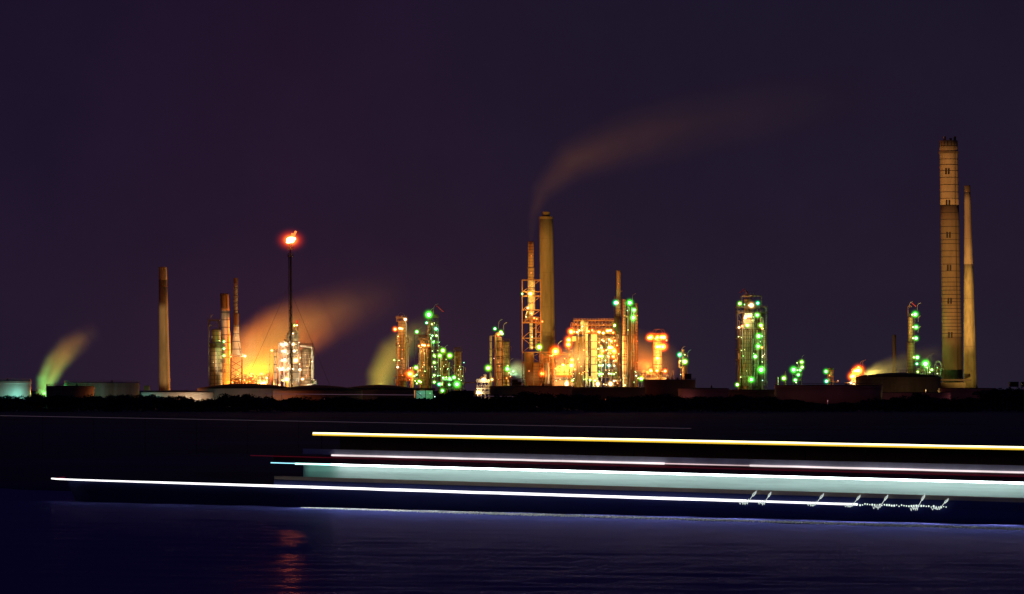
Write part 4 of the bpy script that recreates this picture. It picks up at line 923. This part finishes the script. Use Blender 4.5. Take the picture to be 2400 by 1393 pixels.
# ------------------------------------------------------------------ steam and smoke
def plume(name, label, Y, pts, dens, col=(1, 1, 1), noise=.5, nscale=.02, step=.25, power=2.2, depth=1.0, aniso=0.0):
    """pts: [(px, py, radius px, strength)]; soft edged volume following the chain"""
    P = [(Vector((PX(x, Y), 0, PZ(y, Y))), r_*Y/F, s_) for x, y, r_, s_ in pts]
    org = P[0][0].copy(); P = [(p-org, r_, s_) for p, r_, s_ in P]
    bm = bmesh.new()
    for p, r_, s_ in P:
        for i in range(10):
            for j in range(5):
                ph = -PI/2+PI*j/4; th = 2*PI*i/10
                v = p+Vector((math.cos(ph)*math.cos(th), math.cos(ph)*math.sin(th)*depth, math.sin(ph)))*r_*1.02
                if v.z+org.z < G0+.1: v.z = G0+.1-org.z
                bm.verts.new(v)
    bmesh.ops.convex_hull(bm, input=bm.verts)
    for v in [v for v in bm.verts if not v.link_faces]: bm.verts.remove(v)
    me = bpy.data.meshes.new(name); bm.to_mesh(me); bm.free()
    o = link(name, me, None, (org.x, Y, org.z)); tag(o, label, 'steam', kind='stuff')
    m = bpy.data.materials.new(name); m.use_nodes = True; t = m.node_tree; t.nodes.clear(); me.materials.append(m)
    tc_ = N(t, 'ShaderNodeTexCoord'); mp = N(t, 'ShaderNodeMapping'); L(t, tc_.outputs['Object'], mp.inputs[0]); mp.inputs['Scale'].default_value = (1, 1/depth, 1)
    def vm(op, a, b_=None, c_=None):
        n = N(t, 'ShaderNodeVectorMath', operation=op)
        for i, q in enumerate((a, b_, c_)):
            if q is None: continue
            if hasattr(q, 'type') and hasattr(q, 'is_linked'): L(t, q, n.inputs[i])
            elif isinstance(q, (int, float)): n.inputs['Scale'].default_value = q
            else: n.inputs[i].default_value = q
        return n
    def mm(op, a, b_=None, c_=None, clamp=False):
        n = N(t, 'ShaderNodeMath', operation=op, use_clamp=clamp)
        for i, q in enumerate((a, b_, c_)):
            if q is None: continue
            if isinstance(q, (int, float)): n.inputs[i].default_value = q
            else: L(t, q, n.inputs[i])
        return n.outputs[0]
    res = None
    for (a, ra, sa), (b_, rb, sb) in zip(P[:-1], P[1:]):
        ba = b_-a; pa = vm('SUBTRACT', mp.outputs[0], tuple(a)).outputs[0]
        h_ = mm('DIVIDE', vm('DOT_PRODUCT', pa, tuple(ba)).outputs['Value'], ba.length_squared, clamp=True)
        bs = N(t, 'ShaderNodeVectorMath', operation='SCALE'); bs.inputs[0].default_value = tuple(ba); L(t, h_, bs.inputs['Scale'])
        dd = vm('LENGTH', vm('SUBTRACT', pa, bs.outputs[0]).outputs[0]).outputs['Value']
        rr = mm('MULTIPLY_ADD', h_, rb-ra, ra); ss = mm('MULTIPLY_ADD', h_, sb-sa, sa)
        q = mm('SUBTRACT', 1.0, mm('DIVIDE', dd, rr), clamp=True)
        v = mm('MULTIPLY', mm('POWER', q, power), ss)
        res = v if res is None else mm('MAXIMUM', res, v)
    nz_ = N(t, 'ShaderNodeTexNoise'); nz_.inputs['Scale'].default_value = nscale; nz_.inputs['Detail'].default_value = 3; L(t, tc_.outputs['Object'], nz_.inputs[0])
    nn = N(t, 'ShaderNodeMapRange'); L(t, nz_.outputs['Fac'], nn.inputs[0]); nn.inputs[1].default_value = .3; nn.inputs[2].default_value = .7; nn.inputs[3].default_value = 1-noise; nn.inputs[4].default_value = 1+noise
    fin = mm('MULTIPLY', mm('MULTIPLY', res, nn.outputs[0]), dens)
    vs = N(t, 'ShaderNodeVolumeScatter'); vs.inputs['Color'].default_value = (*col, 1); L(t, fin, vs.inputs['Density']); vs.inputs['Anisotropy'].default_value = aniso
    ou = N(t, 'ShaderNodeOutputMaterial'); L(t, vs.outputs[0], ou.inputs['Volume']); m.cycles.volume_step_rate = step
    return o
plume('smoke_plume', 'long faint brown smoke trailing right from the framed stack', 3000, [(1244, 562, 9, .9), (1249, 505, 16, 1), (1272, 445, 34, .95), (1345, 375, 62, .85), (1480, 325, 84, .5), (1680, 275, 100, .24), (1950, 225, 115, .08), (2200, 190, 120, .0)], .012, (1, .78, .68), .35, .01, .06, 1.4)
plume('steam_plume', 'leaning steam turning from green to orange between the left tanks', 2560, [(103, 925, 24, 1.3), (110, 890, 31, 1.1), (130, 852, 37, .66), (160, 818, 42, .26), (205, 785, 40, .03), (235, 770, 40, 0)], .42, (1, 1, 1), .45, .05, .1, 2.6)
plume('steam_plume', 'broad orange steam drifting up right behind the flare mast', 3030, [(500, 915, 14, .9), (555, 872, 60, 1), (610, 825, 88, .9), (660, 790, 92, .6), (710, 762, 90, .27), (770, 735, 86, .09), (850, 705, 84, .025), (960, 680, 80, 0)], .2, (1, .78, .50), .3, .018, .1)
plume('steam_plume', 'pale green steam leaning right behind the ribbed column', 3080, [(890, 925, 40, 1), (897, 880, 48, 1), (922, 830, 52, .7), (975, 785, 48, .35), (1030, 760, 44, 0)], .13, (.72, 1, .58), .25, .02, .12)
plume('steam_plume', 'small white green puff right of the tan column', 3060, [(1197, 868, 18, 1), (1214, 862, 26, .8), (1245, 880, 36, .5), (1290, 892, 36, .3)], .22, (1, 1, 1), .2, .04, .15)
plume('steam_plume', 'yellowish steam drifting right above the domed tank', 3040, [(2010, 890, 14, .9), (2060, 868, 26, .9), (2125, 850, 36, .7), (2190, 838, 42, .2), (2240, 836, 40, 0)], .16, (1, .97, .85), .2, .03, .12)
plume('steam_plume', 'orange lit vapour among the furnaces below the thick chimney', 2990, [(1255, 885, 30, .7), (1310, 860, 44, .9), (1350, 840, 46, .7)], .13, (1, 1, 1), .2, .03, .15)
plume('steam_plume', 'thin orange vapour around the large lit unit and the glowing tower', 3030, [(1350, 790, 36, .5), (1440, 800, 60, .5), (1540, 850, 70, .9)], .075, (1, 1, 1), .2, .03, .15)

# unseen lights added inside the plant to light the steam
def steam_light(label, px, py, Y, col, power, s=1.5):
    p = Vector((PX(px, Y), Y, PZ(py, Y)))
    u = bpy.data.objects.new('steam_fill', None); COL.objects.link(u); u.location = (p.x, p.y, G0); tag(u, label, 'lamp')  # unseen light added to colour the steam
    b = MB().beam((0, 3.2, 0), (0, 3.2, p.z-G0), .15, 6).beam((0, 3.2, p.z-G0), (0, 1.2, p.z-G0+.3), .1); link('post', b.mesh('post', black), u)
    b = MB().box((-.5, .6, p.z-G0), (.5, 1.8, p.z-G0+.4)); link('housing', b.mesh('housing', black), u)
    ld = bpy.data.lights.new('steam_fill_beam', 'POINT'); ld.energy = power; ld.color = col; ld.shadow_soft_size = s
    lo = bpy.data.objects.new('steam_fill_beam', ld); COL.objects.link(lo); lo.parent = u; lo.location = (0, 0, p.z-G0)
steam_light('added orange fill light behind the domed tank under the orange steam', 600, 898, 3040, (1, .21, .012), 4.6e5)
steam_light('added orange fill light near the slim pale column in the steam', 618, 846, 3075, (1, .21, .015), 5.0e5)
steam_light('added green fill light at the base of the left leaning steam', 100, 918, 2575, (.08, 1, .20), 5e4)
steam_light('added orange fill light behind the streaked tank', 190, 899, 2640, (1, .18, .01), 4.0e5)
steam_light('added green fill light behind the domed tank under the green steam', 893, 900, 3120, (.22, 1, .14), 8e4)
steam_light('added green fill light beside the tan column puff', 1200, 880, 3064, (.5, 1, .45), 1.2e4)
steam_light('added orange fill light behind the dark tank below the thick chimney', 1235, 890, 3030, (1, .5, .08), 1.5e4)
steam_light('added orange fill light between the amber column and the glowing tower', 1512, 872, 3025, (1, .20, .02), 5e4)
steam_light('added orange fill light among the furnaces', 1322, 866, 2980, (1, .24, .02), 3e4)
steam_light('added yellow fill light under the right steam', 2040, 885, 3045, (1, .72, .14), 3.0e4)
flood('added unseen floodlight aimed at the drifting smoke over the framed stack', 1300, 3150, 1400, 380, 3000, (1, .40, .22), 8.5e4, 44)

# ------------------------------------------------------------------ the passing ship, its light trails built as glowing strips
YS, CS, TRIM = 346.0, 8.5e-5, .0086
def ys(px): return YS/(1+CS*(px-1200))
p0, p1 = Vector((PX(0, ys(0)), ys(0))), Vector((PX(2400, ys(2400)), ys(2400)))
dv = (p1-p0).normalized(); heading = math.atan2(dv.y, dv.x)
def su(px): return (Vector((PX(px, ys(px)), ys(px)))-Vector((0, YS))).dot(dv)
def sz(px, py): return PZ(py, ys(px))+TRIM*su(px)
ship = bpy.data.objects.new('ship', None); COL.objects.link(ship); ship.location = (0, YS, 0); ship.rotation_mode = 'XYZ'
ship.rotation_euler = Matrix.Rotation(heading, 3, 'Z').to_4x4().to_3x3().to_euler()
R3 = Matrix.Rotation(heading, 3, 'Z') @ Matrix.Rotation(TRIM, 3, 'Y'); ship.rotation_euler = R3.to_euler()
tag(ship, 'long low dark ship crossing the foreground, its white and yellow light trails built as glowing strips', 'ship')
def sp(name, mb, mat, parent=None, smooth=False, label=None):
    o = link(name, mb.mesh(name, mat, smooth=smooth), parent or ship)
    if label: o['label'] = label
    return o
UB, UE, BW = su(95), su(2400)+16, 11.0
zg = sz(1200, 1157)       # gunwale
zw = sz(1200, 1128); zc = sz(1200, 1099); zr = sz(1200, 1077); zb2 = sz(1200, 1063.5); zy = sz(1200, 1026)
hullm = pbr('dark_navy_hull', (.018, .026, .13), .8, 0, .3, .05)
housem = pbr('pale_trail_wall', (.52, .68, .64), .6, 0, .35, .03, 45)  # teal tone and long streaks imitate the wide light trail
fasc = pbr('maroon_fascia', (.10, .03, .045), .7, 0, .4, .3, .05)
greyb = pbr('grey_blue_bulwark', (.5, .55, .68), .6, 0, .3, .3, .02)  # maroon and grey-blue tones follow the dimmer trail bands
# hull: plan outline with pointed bow, rounded stern
def outline(z_in=0.0, k=1.0):
    pts = []
    for i in range(9): f_ = i/8; pts.append((UB+7*(1-math.cos(f_*PI/2))*1.0, BW/2-(BW/2)*math.sin(f_*PI/2)*k))
    pts += [(UE-4, BW/2-BW/2*k), (UE-1, 1.5+BW/2*(1-k)), (UE, 4)]
    far = [(x_, BW-y_) for x_, y_ in pts[::-1]]
    return pts+far[:-1]
ring_t = outline(); ring_b = [((x_-UB)*.985+UB+1.6, BW/2+(y_-BW/2)*.9) for x_, y_ in ring_t]
n = len(ring_t); b = MB()
b.add([(x_, y_, -1.5) for x_, y_ in ring_b]+[(x_, y_, zg-.12) for x_, y_ in ring_t], [(i, (i+1) % n, n+(i+1) % n, n+i) for i in range(n)]+[tuple(range(n, 2*n))])
sp('hull', b, hullm)
b = MB()  # bulwark above the gunwale trail, both sides, aft of the foredeck
U1 = su(640)
b.box((U1, .12, zg-.13), (UE-3, .26, zg+.58)); b.box((U1, BW-.26, zg+.02), (UE-3, BW-.12, zg+.62)); sp('bulwark', b, hullm)
# light trail along the gunwale, built as a glowing tube
lw = emis('white_trail', (1, .96, .98), 2.0, .3)
b = MB().box((U1, .14, zg+.585), (UE-3, .24, zg+.95)); sp('trail_edge_board', b, pbr('tan_trail_edge', (.35, .27, .2), .6, 0, .2, .3, .02))  # board added for the brown lower edge of the wide trail
b = MB(); [b.beam((su(205+i*22), -.06, zg), (su(205+(i+1)*22), -.06, zg), .07+.042*i/20, 6) for i in range(20)]; b.wob((su(645), -.06, zg), (su(1750), -.06, zg), .112).wob((su(1750), -.06, zg), (su(2010), -.06, zg), .085); sp('gunwale_trail', b, lw)
b = MB(); b.tube([(su(101), 1.2, zg+.0), (su(130), .35, zg), (su(205), -.06, zg)], .07, 6); sp('bow_trail', b, lw)
b = MB(); b.tube([(su(66), 5.2, zg+.0), (su(101), 1.2, zg)], .05, 5); sp('bow_trail_dim', b, emis('dull_red_trail', (.35, .04, .09), .35))
b = MB(); b.tube([(su(790), BW+.06, zg), (su(2160), BW+.06, zg)], .13, 6); sp('gunwale_trail', b, lw)
b = MB(); R = random.Random(3); k = su(2000)
while k < su(2222): b.ball((k, -.1, zg+R.uniform(-.06, .06)), R.uniform(.05, .1), n=6, k=4); k += .24
sp('bead_trail', b, emis('bead', (.75, .9, .85), 1.1))  # beaded end of the trail built as glowing balls
# deckhouse wall for the wide trail band, set in under the upper deck, bowed front
W0 = su(655); b = MB(); prof = [(W0+3.2*(1-math.cos(i/8*PI/2)), BW/2-(BW/2-1.0)*math.sin(i/8*PI/2)) for i in range(9)]+[(UE-8, 1.0)]
prof = prof+[(x_, BW-y_) for x_, y_ in prof[::-1]][0:-1]; n = len(prof)
b.add([(x_, y_, zg-.1) for x_, y_ in prof]+[(x_, y_, zc+.02) for x_, y_ in prof], [(i, (i+1) % n, n+(i+1) % n, n+i) for i in range(n)]+[tuple(range(n, 2*n))])
dh = sp('deckhouse', b, housem)  # pale wall stands in for a band of light trail
b = MB()
b.box((su(690), 0, zc+.03), (UE-6, BW, zc+.16)); sp('upper_deck', b, fasc)
b = MB().box((su(640), -.02, zc+.17), (UE-6, .1, zr-.12)); b.box((su(640), BW-.1, zc+.17), (UE-6, BW+.02, zr-.12)); sp('fascia', b, fasc)
b = MB().box((su(708), .05, zr+.02), (UE-6, .16, zb2)); b.box((su(708), BW-.16, zr+.02), (UE-6, BW-.05, zb2)); sp('upper_bulwark', b, greyb)
ps = emis('bright_white_trail', (.88, 1, .99), 8.5)  # brightest trail band, built as a glowing strip
b = MB().box((su(775), .02, zc-.15), (UE-6.1, .3, zc+.005)); b.box((su(775), BW-.3, zc-.17), (UE-6.1, BW-.02, zc+.005)); sp('promenade_trail', b, ps)
b = MB().box((su(633), .04, zc-.08), (su(690)-.01, .16, zc)); sp('promenade_trail', b, emis('cyan_tube', (.35, .85, 1), 1.6))
b = MB().box((su(690), .04, zc-.14), (su(775)-.01, .26, zc+.004)); sp('promenade_trail', b, emis('teal_tube', (.45, 1, .85), 3.0))
for ua, ub in ((su(780), su(1560)), (su(1760), UE-7)): sp('rail_trail', MB().wob((ua, -.22, zr-.02), (ub, -.22, zr-.03), .085), emis('rail_tube', (1, .84, .86), 1.05, .5))  # thin upper trail built as glowing tubes
b = MB().tube([(su(1560), -.22, zr-.03), (su(1760), -.22, zr-.03)], .05, 6); sp('rail_trail', b, emis('rail_tube_dim', (1, .72, .76), .7, .5))
b = MB().tube([(su(588), -.1, zr-.24), (su(1700), -.1, zr-.34), (UE-7, -.1, zr-.36)], .04, 6); sp('red_trail', b, emis('red_strip', (.4, .02, .06), .13))
# upper deckhouse and canopy
b = MB().box((su(760), 2.2, zc+.165), (UE-12, BW-2.2, zy-.25)); sp('upper_deckhouse', b, pbr('dark_brown_panels', (.13, .08, .10), .7))
b = MB().box((su(731), .2, zy-.2), (UE-9, BW-.2, zy+.04)); cn = sp('canopy', b, black)
k = su(745)
while k < UE-10:
    for y_ in (.5, BW-.5): sp('stanchion', MB().beam((k, y_, zc+.16), (k, y_, zy-.2), .04), black)
    k += 6
yt = emis('yellow_white_tube', (1, .88, .50), 2.6, .12); yb = emis('yellow_tube', (1, .62, .04), .95)  # yellow trail along the canopy edge, built as two tubes
for y_ in (.12, BW-.12):
    zz = zy+.03 if y_ < 1 else zy-.08
    if y_ > 1: y_ += .12
    b = MB().wob((su(731), y_, zz), (UE-9, y_, zz), .085); sp('canopy_trail', b, yt)
    b = MB().tube([(su(731), y_-.06 if y_ < 1 else y_+.06, zz-.13), (UE-9, y_-.06 if y_ < 1 else y_+.06, zz-.13)], .075, 6); sp('canopy_trail', b, yb)
# shaky light trail built as glowing curls beside the rail
rl = emis('curl_glow', (.80, .92, .88), .75)
for x in (1770, 1806, 1928, 2014, 2079, 2166, 2220):
    o_ = x-1806; yb0 = 1179+(x-1806)*.031; P_ = []; kx = random.uniform(.8, 1.25); ky = random.uniform(.75, 1.15)
    for dx, dy in ((-46, 6), (-42, 11), (-38, 2), (-34, 10), (-31, 0), (-27, 12), (-24, 2), (-20, 10), (-16, -1), (-22, 5)): P_.append((x+dx*.62*kx, yb0-6+dy*ky+random.uniform(-1.5, 1.5)))
    b = MB()
    def sp3(q, yy=-.25): return (su(q[0]), yy, sz(q[0], q[1]))
    b.tube([sp3(q) for q in P_], .022, 4)
    b.tube([sp3((x+(q[0]-x)*kx, yb0+(q[1]-yb0)*ky)) for q in ((x-24, yb0-1), (x-17, yb0+3), (x-11, yb0), (x-5, yb0-12), (x+2, yb0-22), (x+5, yb0-29), (x+4, yb0-22), (x-1, yb0-15), (x-3, yb0-17), (x-1, yb0-22), (x+2, yb0-25))], .026, 4)
    sp('trail_curl', b, rl)
ld = bpy.data.lights.new('added_side_light', 'AREA'); ld.shape = 'RECTANGLE'; ld.size = su(2400)-su(720); ld.size_y = .12; ld.energy = 520; ld.spread = math.radians(50); ld.color = (.95, .97, 1)  # unseen light added to brighten the pale strip on the water
lo = bpy.data.objects.new('added_side_light', ld); COL.objects.link(lo); lo.parent = ship; lo.location = ((su(2400)+su(720))/2, -.35, zg-.25); lo.rotation_euler = (math.radians(-60), 0, 0)
# pale strip on the water made up for the lowest light streak
fm_ = pbr('streak_pale', (.82, .85, .86), .8, 0, .75, .9, 1, dark=(.30, .32, .36))
b = MB(); R = random.Random(8); nrm2 = Vector((-dv.y, dv.x)); nrm2 = -nrm2 if nrm2.y > 0 else nrm2
def wp(px, off):
    a = ray_ground(px, 1191+(px-700)*.0295+off, 0); return a
k = 705; prev = None
while k < 2480:
    g = min(1, (k-700)/500+.12); w1 = R.uniform(.9, 2.4)*g; w2 = R.uniform(1.0, 3.2)*g
    a, c = wp(k, -w1), wp(k, w2); m_ = wp(k, 0)
    row = [(a.x, a.y, .012), (m_.x, m_.y, .10+.05*R.random()*g), (c.x, c.y, .012)]
    if prev: b.add(prev+row, [(0, 3, 4, 1), (1, 4, 5, 2)])
    prev = row; k += 3
o = link('low_streak', b.mesh('low_streak', fm_, smooth=True)); tag(o, 'thin pale strip built for the lowest light streak on the dark water along the ship', 'low_streak', kind='stuff')
# faint distant light trail built as a glowing tube on a made-up boom
u = Unit('trail_boom', 'very thin dim light trail crossing the dark flats above the ship', 'light line', 800, 1500)
b = MB()
Pb = []
for x in range(-20, 1641, 60):
    y = 975+(x)*.0185; Y = 1500; Pb.append(Vector((PX(x, Y), Y, PZ(y, Y))))
for q in Pb: pass
Yl = 640
Pb = [Vector((PX(x, Yl), Yl, PZ(974.5+x*.0185, Yl))) for x in range(-20, 1641, 40)]
u.o.location = (PX(800, Yl), Yl, .35); u.off = u.o.location.copy()
b.tube(Pb, .035, 5); u.part('trail_tube', b, emis('dim_trail_glow', (.5, .36, .55), .10))
b = MB()
for q in Pb[::3]: b.beam(q, (q.x, q.y, .3), .04)
u.part('post', b, black)
print('lamps', NL)
